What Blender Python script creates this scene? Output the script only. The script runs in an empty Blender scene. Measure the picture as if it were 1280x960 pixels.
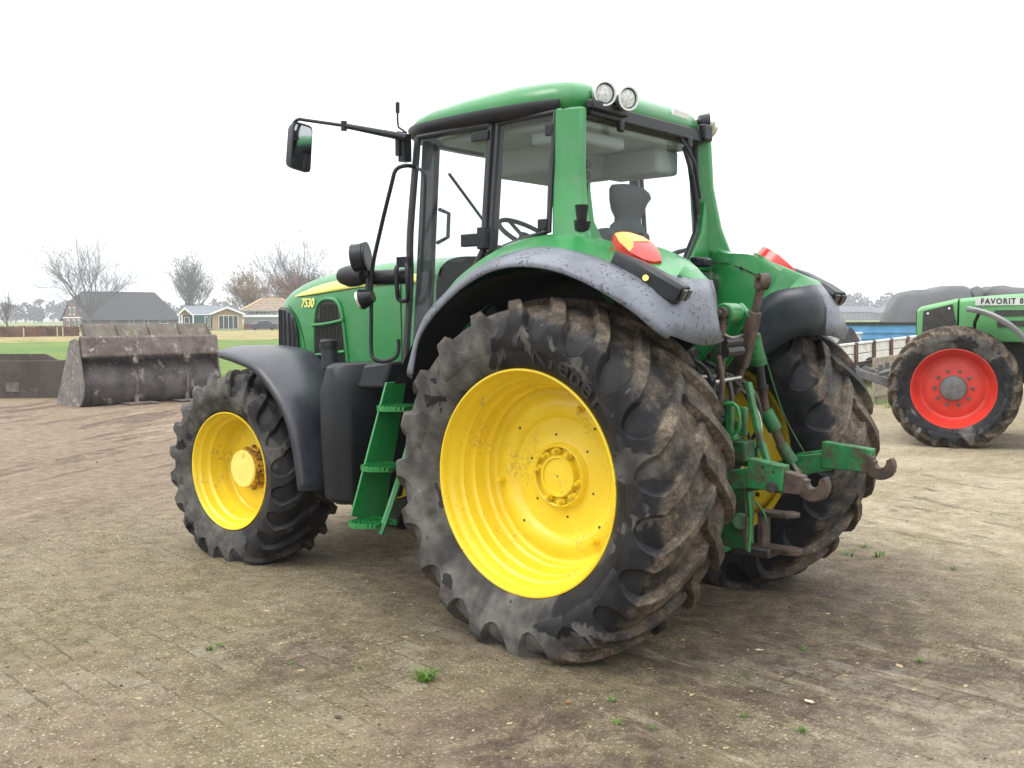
# A green tractor with yellow wheels parked on a muddy farm yard under an overcast sky.
# World axes: X is the tractor's forward direction, Y its left, Z up; origin on the ground under its rear axle.
import bpy, bmesh, math, random
from mathutils import Vector, Matrix, noise
R = math.radians
PI = math.pi
rnd = random.Random(7)
sc = bpy.context.scene
col = sc.collection

# ------------------------------------------------------------------ helpers
def tag(o, label=None, cat=None, group=None, kind=None):
    if label: o['label'] = label
    if cat: o['category'] = cat
    if group: o['group'] = group
    if kind: o['kind'] = kind
    return o

def empty(name, loc=(0, 0, 0), rz=0.0, parent=None):
    o = bpy.data.objects.new(name, None)
    o.location = loc
    o.rotation_euler = (0, 0, rz)
    o.empty_display_size = 0.2
    col.objects.link(o)
    if parent: o.parent = parent
    return o

def kids(o):
    return [c for c in bpy.data.objects if c.parent == o]

def copy_tree(o, parent=None):
    c = o.copy()
    col.objects.link(c)
    c.parent = parent
    for ch in kids(o):
        copy_tree(ch, c)
    return c

def cr(pts, n):
    """Catmull-Rom through the points, n steps per span."""
    P = [Vector(p) for p in pts]
    P = [P[0] * 2 - P[1]] + P + [P[-1] * 2 - P[-2]]
    out = []
    for i in range(1, len(P) - 2):
        for k in range(n):
            t = k / n
            a, b, c, d = P[i - 1], P[i], P[i + 1], P[i + 2]
            out.append(0.5 * ((2 * b) + (c - a) * t + (2 * a - 5 * b + 4 * c - d) * t * t + (3 * b - a - 3 * c + d) * t ** 3))
    out.append(P[-2].copy())
    return out

class MB:
    """Collects verts and faces of one mesh object."""
    def __init__(s):
        s.v = []; s.f = []; s.m = []
    def add(s, verts, faces, mi=0):
        n = len(s.v)
        s.v += [tuple(v) for v in verts]
        s.f += [tuple(i + n for i in f) for f in faces]
        s.m += [mi] * len(faces)
        return s
    def box(s, c, size, rot=None, mi=0, taper=1.0):
        hx, hy, hz = size[0] / 2, size[1] / 2, size[2] / 2
        vs = []
        for z, k in ((-hz, 1.0), (hz, taper)):
            for x, y in ((-hx, -hy), (hx, -hy), (hx, hy), (-hx, hy)):
                v = Vector((x * k, y * k, z))
                if rot is not None: v = rot @ v
                vs.append(v + Vector(c))
        return s.add(vs, [(3, 2, 1, 0), (4, 5, 6, 7), (0, 1, 5, 4), (1, 2, 6, 5), (2, 3, 7, 6), (3, 0, 4, 7)], mi)
    def cyl(s, p0, p1, r0, r1=None, n=16, cap=True, mi=0):
        r1 = r0 if r1 is None else r1
        p0, p1 = Vector(p0), Vector(p1)
        d = (p1 - p0).normalized()
        a = d.orthogonal().normalized(); b = d.cross(a)
        vs = []
        for p, r in ((p0, r0), (p1, r1)):
            for i in range(n):
                t = 2 * PI * i / n
                vs.append(p + a * (r * math.cos(t)) + b * (r * math.sin(t)))
        fs = [(i, (i + 1) % n, n + (i + 1) % n, n + i) for i in range(n)]
        if cap: fs += [tuple(range(n - 1, -1, -1)), tuple(range(n, 2 * n))]
        return s.add(vs, fs, mi)
    def tube(s, pts, r, n=8, smooth=0, mi=0, cap=True):
        P = cr(pts, smooth) if smooth else [Vector(p) for p in pts]
        rr = r if isinstance(r, (list, tuple)) else None
        N = len(P)
        vs = []; a = None
        for i, p in enumerate(P):
            d = (P[min(i + 1, N - 1)] - P[max(i - 1, 0)]).normalized()
            if a is None: a = d.orthogonal().normalized()
            else:
                a = (a - d * a.dot(d))
                a = a.normalized() if a.length > 1e-6 else d.orthogonal().normalized()
            b = d.cross(a)
            if rr:
                t = i / (N - 1) * (len(rr) - 1); k = min(int(t), len(rr) - 2)
                q = rr[k] + (rr[k + 1] - rr[k]) * (t - k)
            else: q = r
            for j in range(n):
                t = 2 * PI * j / n
                vs.append(p + a * (q * math.cos(t)) + b * (q * math.sin(t)))
        fs = []
        for i in range(N - 1):
            for j in range(n):
                fs.append((i * n + j, i * n + (j + 1) % n, (i + 1) * n + (j + 1) % n, (i + 1) * n + j))
        if cap: fs += [tuple(range(n - 1, -1, -1)), tuple(range((N - 1) * n, N * n))]
        return s.add(vs, fs, mi)
    def loft(s, rings, closed=True, cap=True, mi=0):
        n = len(rings[0]); vs = [v for r in rings for v in r]; fs = []
        for i in range(len(rings) - 1):
            for j in range(n if closed else n - 1):
                fs.append((i * n + j, i * n + (j + 1) % n, (i + 1) * n + (j + 1) % n, (i + 1) * n + j))
        if cap and closed:
            fs += [tuple(range(n - 1, -1, -1)), tuple(range((len(rings) - 1) * n, len(rings) * n))]
        return s.add(vs, fs, mi)
    def prism(s, poly, vec, mi=0):
        """A 3D polygon extruded along vec."""
        vec = Vector(vec)
        return s.loft([[Vector(p) for p in poly], [Vector(p) + vec for p in poly]], mi=mi)
    def lathe(s, prof, n=64, axis='Y', c=(0, 0, 0), mi=0, mis=None):
        """prof: list of (along axis, radius)."""
        vs = []
        for (h, r) in prof:
            for i in range(n):
                t = 2 * PI * i / n
                x, z = r * math.cos(t), r * math.sin(t)
                p = {'Y': (x, h, z), 'Z': (x, z, h), 'X': (h, x, z)}[axis]
                vs.append((p[0] + c[0], p[1] + c[1], p[2] + c[2]))
        k = len(s.v); s.v += vs
        for a in range(len(prof) - 1):
            for i in range(n):
                s.f.append((k + a * n + i, k + a * n + (i + 1) % n, k + (a + 1) * n + (i + 1) % n, k + (a + 1) * n + i))
                s.m.append(mis[a] if mis else mi)
        return s
    def merge(s, o, M=None, mi=None):
        n = len(s.v)
        s.v += [tuple(M @ Vector(v)) if M is not None else v for v in o.v]
        s.f += [tuple(i + n for i in f) for f in o.f]
        s.m += [mi if mi is not None else x for x in o.m]
        return s
    def mirror(s):
        s.v = [(x, -y, z) for x, y, z in s.v]
        s.f = [tuple(reversed(f)) for f in s.f]
        return s
    def build(s, name, mats, parent=None, loc=(0, 0, 0), rz=0.0, smooth=35, bevel=0, segs=2, solid=0, sub=0, fix=True, weld=0, relax=0):
        me = bpy.data.meshes.new(name)
        me.from_pydata(s.v, [], s.f)
        mats = mats if isinstance(mats, (list, tuple)) else [mats]
        for m in mats: me.materials.append(m)
        me.polygons.foreach_set('material_index', s.m)
        if fix:
            bm = bmesh.new(); bm.from_mesh(me)
            if weld: bmesh.ops.remove_doubles(bm, verts=bm.verts, dist=weld)
            for _ in range(relax):
                bmesh.ops.smooth_vert(bm, verts=[v for v in bm.verts if not v.is_boundary], factor=.5, use_axis_x=True, use_axis_y=True, use_axis_z=True)
            bmesh.ops.recalc_face_normals(bm, faces=bm.faces)
            bm.to_mesh(me); bm.free()
        me.update()
        if smooth:
            me.shade_smooth()
            me.set_sharp_from_angle(angle=R(smooth))
        o = bpy.data.objects.new(name, me)
        o.location = loc; o.rotation_euler = (0, 0, rz)
        col.objects.link(o)
        if parent: o.parent = parent
        if solid:
            md = o.modifiers.new('solid', 'SOLIDIFY'); md.thickness = abs(solid); md.offset = -1 if solid > 0 else 1
        if sub:
            md = o.modifiers.new('sub', 'SUBSURF'); md.levels = sub; md.render_levels = sub
        if bevel:
            md = o.modifiers.new('bevel', 'BEVEL'); md.width = bevel; md.segments = segs
            md.limit_method = 'ANGLE'; md.angle_limit = R(40)
        return o

# ------------------------------------------------------------------ materials
def newmat(name):
    m = bpy.data.materials.new(name); m.use_nodes = True
    nt = m.node_tree
    return m, nt, nt.nodes['Principled BSDF']

class NT:
    """Small node helper."""
    def __init__(s, nt, obj_coords=True):
        s.nt = nt; s.N = nt.nodes; s.L = nt.links
        tc = s.N.new('ShaderNodeTexCoord'); s.co = tc.outputs['Object']; s.gen = tc.outputs['Generated']
        s.geo = s.N.new('ShaderNodeNewGeometry'); s.pos = s.geo.outputs['Position']
    def set(s, node, key, val):
        i = node.inputs[key]
        if hasattr(val, 'links') or isinstance(val, bpy.types.NodeSocket): s.L.new(val, i)
        else: i.default_value = val
    def noise(s, scale, detail=4, rough=0.55, co=None, dist=0.0, col=False):
        n = s.N.new('ShaderNodeTexNoise')
        n.inputs['Scale'].default_value = scale; n.inputs['Detail'].default_value = detail
        n.inputs['Roughness'].default_value = rough; n.inputs['Distortion'].default_value = dist
        s.L.new(co or s.co, n.inputs['Vector'])
        return n.outputs['Color' if col else 'Fac']
    def voro(s, scale, co=None, feat='F1', out='Distance', rand=1.0):
        n = s.N.new('ShaderNodeTexVoronoi'); n.feature = feat
        n.inputs['Scale'].default_value = scale; n.inputs['Randomness'].default_value = rand
        s.L.new(co or s.co, n.inputs['Vector'])
        return n.outputs[out]
    def mapping(s, co=None, scale=(1, 1, 1), rot=(0, 0, 0), loc=(0, 0, 0)):
        n = s.N.new('ShaderNodeMapping')
        n.inputs['Scale'].default_value = scale; n.inputs['Rotation'].default_value = rot; n.inputs['Location'].default_value = loc
        s.L.new(co or s.co, n.inputs['Vector'])
        return n.outputs[0]
    def along(s, deg, long_, cross):
        """coordinates stretched along a compass direction"""
        return s.mapping(s.mapping(rot=(0, 0, R(-deg))), scale=(long_, cross, 1))
    def ramp(s, fac, lo, hi, a=0.0, b=1.0):
        n = s.N.new('ShaderNodeMapRange'); n.interpolation_type = 'SMOOTHSTEP'
        s.set(n, 'Value', fac)
        n.inputs['From Min'].default_value = lo; n.inputs['From Max'].default_value = hi
        n.inputs['To Min'].default_value = a; n.inputs['To Max'].default_value = b
        return n.outputs[0]
    def math(s, op, a, b=0.0, clamp=False):
        n = s.N.new('ShaderNodeMath'); n.operation = op; n.use_clamp = clamp
        s.set(n, 0, a); s.set(n, 1, b)
        return n.outputs[0]
    def mix(s, fac, a, b):
        n = s.N.new('ShaderNodeMix'); n.data_type = 'RGBA'
        ins = [i for i in n.inputs if i.type == 'RGBA']
        f = n.inputs[0]
        if isinstance(fac, bpy.types.NodeSocket): s.L.new(fac, f)
        else: f.default_value = fac
        for i, v in zip(ins, (a, b)):
            if isinstance(v, bpy.types.NodeSocket): s.L.new(v, i)
            else: i.default_value = (*v[:3], 1)
        return [o for o in n.outputs if o.type == 'RGBA'][0]
    def sep(s, v):
        n = s.N.new('ShaderNodeSeparateXYZ'); s.L.new(v, n.inputs[0]); return n.outputs
    def bump(s, h, strength=0.3, dist=0.01, normal=None):
        n = s.N.new('ShaderNodeBump'); s.set(n, 'Strength', strength); n.inputs['Distance'].default_value = dist
        s.L.new(h, n.inputs['Height'])
        if normal: s.L.new(normal, n.inputs['Normal'])
        return n.outputs[0]

def simple(name, c, rough=0.5, metal=0.0, var=0.15, scale=8.0, bump=0.0, bscale=60.0, dirt=None, damt=0.0, dscale=5.0, spec=0.5, coat=0.0):
    """Paint, plastic or metal with uneven tone and patches of dirt."""
    m, nt, b = newmat(name); n = NT(nt)
    base = n.mix(n.ramp(n.noise(scale, 5), 0.3, 0.7), [x * (1 - var) for x in c], [x * (1 + var) for x in c])
    if dirt:
        d = n.ramp(n.noise(dscale, 7, 0.65), 0.62 - damt * 0.35, 0.78 - damt * 0.2, 0, min(1.0, 0.4 + damt))
        base = n.mix(d, base, dirt)
        n.L.new(n.math('ADD', n.math('MULTIPLY', d, 0.35), rough, True), b.inputs['Roughness'])
    else:
        n.L.new(n.ramp(n.noise(scale * 2, 4), 0.3, 0.7, max(0.03, rough - 0.08), min(1, rough + 0.08)), b.inputs['Roughness'])
    n.L.new(base, b.inputs['Base Color'])
    b.inputs['Metallic'].default_value = metal
    b.inputs['Specular IOR Level'].default_value = spec
    b.inputs['Coat Weight'].default_value = coat
    b.inputs['Coat Roughness'].default_value = 0.15
    if bump:
        n.L.new(n.bump(n.noise(bscale, 6, 0.6), bump, 0.01), b.inputs['Normal'])
    return m

def glass_mat(name, tint, refl=0.08, dirt=0.05):
    m, nt, b = newmat(name); n = NT(nt)
    N, L = nt.nodes, nt.links
    tr = N.new('ShaderNodeBsdfTransparent'); tr.inputs[0].default_value = (*tint, 1)
    gl = N.new('ShaderNodeBsdfGlossy'); gl.inputs['Roughness'].default_value = 0.02
    df = N.new('ShaderNodeBsdfDiffuse'); df.inputs[0].default_value = (0.5, 0.55, 0.55, 1)
    lw = N.new('ShaderNodeLayerWeight'); lw.inputs[0].default_value = 0.5
    f = n.math('ADD', n.math('MULTIPLY', n.math('POWER', lw.outputs['Facing'], 4.0), 0.45), refl, True)
    a = N.new('ShaderNodeMixShader'); L.new(f, a.inputs[0]); L.new(tr.outputs[0], a.inputs[1]); L.new(gl.outputs[0], a.inputs[2])
    c = N.new('ShaderNodeMixShader')
    c.inputs[0].default_value = dirt
    L.new(a.outputs[0], c.inputs[1]); L.new(df.outputs[0], c.inputs[2])
    L.new(c.outputs[0], N['Material Output'].inputs['Surface'])
    return m

GREEN = (0.013, 0.180, 0.041)
M = {}
def green_paint():
    m, nt, b = newmat('green_paint'); n = NT(nt)
    base = n.mix(n.ramp(n.noise(2.4, 5), .3, .7), [x * .88 for x in GREEN], [x * 1.10 for x in GREEN])
    film = n.ramp(n.noise(5.5, 8, .68), .46, .74, 0, .22)
    base = n.mix(film, base, (.15, .19, .13))
    runs = n.ramp(n.noise(9, 6, .6, co=n.mapping(scale=(3.2, 3.2, .35))), .60, .72, 0, .28)
    base = n.mix(runs, base, (.010, .12, .032))
    spk = n.ramp(n.noise(85, 3, .5), .70, .74, 0, .55)
    base = n.mix(n.math('MULTIPLY', spk, n.ramp(n.noise(7, 4), .45, .6)), base, (.07, .085, .055))
    n.L.new(base, b.inputs['Base Color'])
    n.L.new(n.ramp(n.noise(6, 6, .6), .3, .7, .26, .44), b.inputs['Roughness'])
    b.inputs['Coat Weight'].default_value = .25; b.inputs['Coat Roughness'].default_value = .12
    n.L.new(n.bump(n.math('ADD', n.noise(3.5, 3, .5), n.math('MULTIPLY', spk, .25)), .06, .02), b.inputs['Normal'])
    return m
M['green'] = green_paint()
M['green_cast'] = simple('green_cast_iron', (0.010, 0.095, 0.028), 0.5, var=0.35, scale=9, dirt=(0.06, 0.042, 0.028), damt=0.5, dscale=11, bump=0.15)
M['green_worn'] = simple('worn_green_paint', (0.013, 0.145, 0.040), 0.5, var=0.3, scale=14, dirt=(0.060, 0.034, 0.022), damt=0.5, dscale=16, bump=0.2)
M['black'] = simple('black_plastic', (0.009, 0.0095, 0.013), 0.38, var=0.3, scale=4, dirt=(0.045, 0.046, 0.052), damt=0.12, dscale=7, spec=.32)
M['rubber_trim'] = simple('rubber_gasket', (0.014, 0.014, 0.018), 0.5, var=0.2)
M['dark'] = simple('dark_grimy_metal', (0.025, 0.024, 0.022), 0.6, var=0.4, scale=10, dirt=(0.07, 0.055, 0.04), damt=0.3, dscale=14, bump=0.2)
M['interior'] = simple('interior_trim', (0.034, 0.040, 0.042), 0.8, var=0.12)
M['liner'] = simple('fender_liner', (0.010, 0.010, 0.013), 0.6, var=0.4, scale=12, dirt=(0.05, 0.042, 0.033), damt=0.12, dscale=9)
M['headliner'] = simple('headliner', (0.30, 0.335, 0.34), 0.9, var=0.06)
M['rust'] = simple('rusty_steel', (0.052, 0.034, 0.026), 0.65, var=0.5, scale=18, dirt=(0.13, 0.080, 0.052), damt=0.3, dscale=20, bump=0.35, bscale=80)
M['steel'] = simple('bright_steel', (0.35, 0.33, 0.30), 0.35, metal=0.9, var=0.2, dirt=(0.12, 0.09, 0.06), damt=0.2, dscale=12)
M['chrome'] = simple('lamp_bezel', (0.75, 0.76, 0.76), 0.22, metal=0.85, var=0.05)
M['lens'] = simple('lamp_lens', (0.55, 0.58, 0.58), 0.12, var=0.25, scale=60, coat=0.6, bump=0.3, bscale=160)
M['white'] = simple('white_sticker', (0.8, 0.81, 0.8), 0.5, var=0.04)
M['decal'] = simple('pale_yellow_decal', (0.78, 0.70, 0.18), 0.4, var=0.05)
M['hose'] = simple('rubber_hose', (0.015, 0.015, 0.016), 0.5, var=0.2)
M['glass'] = glass_mat('cab_glass', (0.955, 0.992, 0.988), 0.03, 0.008)
M['mirror'] = simple('mirror_glass', (0.42, 0.45, 0.47), 0.03, metal=1.0, var=0.02)
M['amber'] = simple('amber_lens', (0.85, 0.32, 0.02), 0.2, var=0.1, scale=30, coat=0.5)
M['red'] = simple('red_lens', (0.58, 0.022, 0.016), 0.2, var=0.15, scale=30, coat=0.5)
M['red_dark'] = simple('dark_smoked_lens', (0.008, 0.007, 0.008), 0.3, var=0.3, scale=60, coat=0.5)

def yellow_mat():
    m, nt, b = newmat('yellow_wheel_paint'); n = NT(nt)
    base = n.mix(n.ramp(n.noise(3, 4), 0.3, 0.7), (0.72, 0.51, 0.016), (0.80, 0.59, 0.028))
    d = n.ramp(n.noise(13, 8, 0.7), 0.66, 0.78, 0, 0.5)
    base = n.mix(d, base, (0.42, 0.26, 0.05))
    y_ = n.sep(n.co)
    splash = n.math('MULTIPLY', n.ramp(n.noise(5, 7, .7), .50, .64), n.ramp(n.noise(60, 4, .6), .48, .62, 0, .6))
    base = n.mix(splash, base, (.30, .20, .07))
    sp = n.ramp(n.noise(46, 3, 0.5), 0.71, 0.76, 0, 0.7)
    base = n.mix(sp, base, (0.16, 0.10, 0.05))
    n.L.new(base, b.inputs['Base Color'])
    n.L.new(n.ramp(n.noise(10, 5), 0.3, 0.7, 0.28, 0.48), b.inputs['Roughness'])
    b.inputs['Coat Weight'].default_value = 0.2
    return m
M['yellow'] = yellow_mat()
M['yellow_grimy'] = simple('grimy_yellow_hub', (0.62, 0.36, 0.03), 0.5, var=0.2, scale=14, dirt=(0.05, 0.025, 0.012), damt=0.75, dscale=34, bump=0.25)
M['yellow_pale'] = simple('pale_yellow_cap', (0.82, 0.66, 0.16), 0.35, var=0.06, dirt=(0.25, 0.14, 0.04), damt=0.05, dscale=20)

def tyre_mat(name, rt, mud=0.5, seed=0.0, dry=0.5, side=None):
    """Rubber: dusty grey sidewall with large dark wet areas, brown mud on the tread (radius above rt)."""
    m, nt, b = newmat(name); n = NT(nt)
    co = n.mapping(loc=(seed, seed * 2, seed * 3))
    x, y, z = n.sep(n.co)
    r = n.math('SQRT', n.math('ADD', n.math('MULTIPLY', x, x), n.math('MULTIPLY', z, z)))
    rubber = n.mix(n.ramp(n.noise(12, 7, .6, co=co), 0.3, 0.7), (0.007, 0.007, 0.009), (0.020, 0.0195, 0.021))
    dust = n.mix(n.ramp(n.noise(7, 8, 0.7, co=co), 0.28, 0.74), (0.058, 0.055, 0.051), (0.175, 0.167, 0.152))
    # soaked side: forward edge dry, trailing edge wet; outline broken up by noise
    w = n.math('ADD', n.math('MULTIPLY', x, 0.75 if side is None else side), n.math('MULTIPLY', n.math('SUBTRACT', n.noise(2.2, 5, 0.6, co=co, dist=0.4), 0.5), 3.6))
    wet = n.ramp(w, dry - 0.62, dry - 0.55)
    spots = n.ramp(n.noise(6.5, 3, 0.5, co=co), 0.665, 0.685)
    film = n.ramp(n.noise(3.4, 6, 0.65, co=co), 0.35, 0.7, 0.35, 1.0)
    c = n.mix(n.math('MULTIPLY', n.math('MULTIPLY', wet, film), n.math('SUBTRACT', 1.0, n.math('MULTIPLY', spots, .85))), rubber, dust)
    # rubbed ring next to the rim stays dark
    mudc = n.mix(n.ramp(n.noise(13, 9, 0.75, co=n.mapping(co, scale=(1, .55, 1))), 0.30, 0.72), (0.036, 0.028, 0.022), (0.255, 0.20, 0.145))
    mudc = n.mix(n.ramp(n.noise(5, 6, .6, co=co), .50, .66, 0, .65), mudc, (0.085, 0.078, 0.070))
    mudc = n.mix(n.ramp(n.noise(45, 8, .78, co=co), .46, .56, .55, 0), mudc, (0.030, 0.023, 0.018))
    mudc = n.mix(n.ramp(n.noise(24, 8, .78, co=co), .56, .68, 0, .5), mudc, (0.27, 0.215, 0.16))
    onread = n.ramp(n.math('ADD', r, n.math('MULTIPLY', n.math('SUBTRACT', n.noise(6, 6, 0.65, co=co), 0.5), 0.22)), rt - 0.03, rt + 0.03)
    patchy = n.ramp(n.noise(3.6, 7, 0.65, co=co), 0.62 - mud * 0.42, 0.76 - mud * 0.30)
    c = n.mix(n.math('MULTIPLY', onread, patchy), c, mudc)
    n.L.new(c, b.inputs['Base Color'])
    n.L.new(n.ramp(wet, 0, 1, 0.50, 0.88), b.inputs['Roughness'])
    b.inputs['Specular IOR Level'].default_value = 0.2
    bm1 = n.bump(n.noise(22, 9, 0.7, co=co), n.ramp(r, rt - .04, rt + .03, .22, .9), 0.016)
    n.L.new(n.bump(n.noise(150, 4, 0.6, co=co), 0.25, 0.003, bm1), b.inputs['Normal'])
    return m
M['tyre_rear'] = tyre_mat('rear_tyre_rubber', 0.86, 0.70, 0.0, .42)
M['tyre_rear_far'] = tyre_mat('far_rear_tyre_rubber', 0.86, 0.6, 3.3, .6)
M['tyre_front'] = tyre_mat('front_tyre_rubber', 0.67, 0.35, 7.7, .40)
M['tyre_old'] = tyre_mat('old_tyre_rubber', 0.69, 0.9, 12.1, .70, 0.1)

def painted_sheen_fender_mat():
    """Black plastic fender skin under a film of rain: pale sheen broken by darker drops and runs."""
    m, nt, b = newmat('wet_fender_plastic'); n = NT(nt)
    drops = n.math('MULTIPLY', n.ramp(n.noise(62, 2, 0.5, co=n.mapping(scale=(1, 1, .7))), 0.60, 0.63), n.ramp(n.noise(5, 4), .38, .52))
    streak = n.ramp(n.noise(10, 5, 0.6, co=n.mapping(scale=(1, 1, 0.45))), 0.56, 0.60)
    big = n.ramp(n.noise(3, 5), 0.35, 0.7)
    base = n.mix(big, (0.090, 0.098, 0.120), (0.160, 0.173, 0.206))  # sky reflection on the wet skin painted in as a pale base
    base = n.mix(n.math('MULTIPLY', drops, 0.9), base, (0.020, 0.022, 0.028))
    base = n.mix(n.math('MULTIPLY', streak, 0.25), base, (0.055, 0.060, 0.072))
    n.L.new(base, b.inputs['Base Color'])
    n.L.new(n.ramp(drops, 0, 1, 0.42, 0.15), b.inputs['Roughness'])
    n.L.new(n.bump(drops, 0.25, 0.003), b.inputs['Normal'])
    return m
M['wet_black'] = painted_sheen_fender_mat()
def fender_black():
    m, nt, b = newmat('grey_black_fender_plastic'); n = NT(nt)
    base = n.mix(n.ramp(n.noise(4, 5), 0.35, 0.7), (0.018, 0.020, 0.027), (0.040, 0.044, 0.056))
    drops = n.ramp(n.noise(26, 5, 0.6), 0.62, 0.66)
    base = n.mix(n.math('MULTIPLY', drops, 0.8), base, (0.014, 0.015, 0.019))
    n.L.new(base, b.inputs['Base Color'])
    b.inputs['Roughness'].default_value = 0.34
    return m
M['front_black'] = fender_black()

# ------------------------------------------------------------------ wheels
def tyre_mesh(half, n_lugs, swing, lug_h, axle_z, side, nose=0.028, flare=1.0, hw=0.026, seed=1):
    """A tractor tyre with its axis on Y: carcass from the half profile [(y, r)...] (centre to bead) and V lugs.
    The nose of each V leads in the rolling direction; lugs flare and join on the sidewall."""
    rg = random.Random(seed)
    prof = cr([(y, r, 0) for y, r in half], 4)
    cum = [0.0]
    for i in range(1, len(prof)): cum.append(cum[-1] + (prof[i] - prof[i - 1]).length)
    def at_s(s):
        sg = 1 if s >= 0 else -1
        s = min(abs(s), cum[-1] - 1e-6)
        k = 0
        while cum[k + 1] < s: k += 1
        t = (s - cum[k]) / (cum[k + 1] - cum[k])
        p = prof[k].lerp(prof[k + 1], t)
        d = (prof[k + 1] - prof[k]).normalized()
        nrm = Vector((-d.y, d.x, 0))
        if nrm.dot(Vector((p.x * 0.6, p.y * 0.3, 0))) < 0: nrm = -nrm
        return p.x * sg, p.y, nrm.x * sg, nrm.y
    mb = MB()
    full = [(-p.x, p.y) for p in reversed(prof[1:])] + [(p.x, p.y) for p in prof]
    mb.lathe(full, n=144)
    sh = None
    for i, p in enumerate(prof):
        if p.x > half[0][0] + 0.86 * max(q[0] for q in half): sh = cum[i]; break
    S = cum[-1]
    pitch = 2 * PI / n_lugs
    Rm = half[0][1]
    # stations along a lug: (s, swing 0..1, half width top, half width base, height)
    low = sh + 0.38 * (S - sh)
    pw = pitch * (Rm - 0.10) * 0.5
    st = [(-nose, -0.10, hw * 0.8, hw * 1.3, lug_h * 0.80), (0.0, 0.0, hw * 0.95, hw * 1.5, lug_h)]
    for k in range(1, 8):
        t = k / 7
        st.append((sh * 0.97 * t, t ** 1.12, hw * (0.95 + 0.35 * t), hw * (1.5 + 0.5 * t), lug_h * (1 + 0.08 * t)))
    w_sh, b_sh = hw * 1.30, hw * 2.0
    for t in (.15, .35, .55, .72, .85, .94, 1.0):
        g = math.sqrt(max(0.0, 1 - t * t))                      # the void between two lugs ends in a U
        st.append((sh + (low - sh) * t, 1.0 + 0.04 * t, pw * .985 - (pw * .985 - w_sh) * g, pw * 1.02 - (pw * 1.02 - b_sh) * g, lug_h * (1.06 - .76 * t)))
    st.append((low + .10 * (S - sh), 1.05, pw * .99, pw * 1.02, lug_h * .16))
    st.append((low + .17 * (S - sh), 1.05, pw * .99, pw * 1.02, -.004))
    for sd in (1, -1):
        for L in range(n_lugs):
            ph0 = pitch * (L + (0.5 if sd < 0 else 0.0)) + rg.uniform(-0.006, 0.006)
            wear = 1 + rg.uniform(-0.07, 0.03)
            rings = []
            for (s, sw, wt, wb, h) in st:
                y, r, ny, nr = at_s(s)
                y *= sd; ny *= sd
                if s < 0: nr = 1.0; ny = 0.0
                h *= wear * (1 + rg.uniform(-0.03, 0.03))
                ph = ph0 - swing * sw
                e = min(0.005, wt * 0.25)
                jw = rg.uniform(-0.0025, 0.0025)
                ring = []
                for (w, hh) in ((-wb, -0.012), (-wb * .45 - wt * .55, h * .25), (-wt + jw, h - e), (-wt + e + jw, h), (wt - e + jw, h), (wt + jw, h - e), (wb * .45 + wt * .55, h * .25), (wb, -0.012)):
                    rr = r + nr * hh; yy = y + ny * hh
                    a = ph + w / max(r, 0.1)
                    ring.append((-rr * math.cos(a), yy, rr * math.sin(a)))
                rings.append(ring)
            mb.loft(rings, closed=True, cap=True)
    out = []
    for (x, y, z) in mb.v:
        lim = -axle_z + 0.004
        if z < lim:
            z = lim + (z - lim) * 0.06
        # the casing bulges a little just above the contact patch
        k = max(0.0, (-z - axle_z * 0.62) / (axle_z * 0.38))
        y *= 1 + 0.035 * min(k, 1.0)
        out.append((x, y, z))
    mb.v = out
    return mb

REAR_HALF = [(0, .884), (.10, .882), (.19, .874), (.248, .856), (.284, .825), (.308, .775), (.322, .722), (.320, .672), (.304, .622), (.282, .586), (.262, .570), (.238, .563)]
FRONT_HALF = [(0, .668), (.08, .666), (.15, .658), (.197, .642), (.225, .612), (.248, .570), (.258, .530), (.255, .492), (.242, .455), (.230, .430), (.214, .418), (.194, .410)]

def ring_bolts(mb, n, rad, y0, y1, r, ph=0.0, seg=6, dome=True, mi=0):
    for i in range(n):
        t = 2 * PI * i / n + ph
        x, z = rad * math.cos(t), rad * math.sin(t)
        mb.cyl((x, y0, z), (x, y0 + (y1 - y0) * 0.25, z), r * 1.45, n=14, mi=mi)
        mb.cyl((x, y0, z), (x, y1, z), r, r * (0.92 if dome else 1), n=seg, mi=mi)
        if dome: mb.cyl((x, y1, z), (x, y1 + r * 0.35, z), r * 0.62, r * 0.45, n=10, mi=mi)

def ring_bolts_at(mb, angs, rad, y0, y1, r):
    for t in angs:
        x, z = rad * math.cos(t), rad * math.sin(t)
        mb.cyl((x, y0, z), (x, y0 + .008, z), r * 1.4, n=14)
        mb.cyl((x, y0, z), (x, y1, z), r, r * .92, n=6)
        mb.cyl((x, y1, z), (x, y1 + r * .5, z), r * .6, r * .45, n=10)

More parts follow.
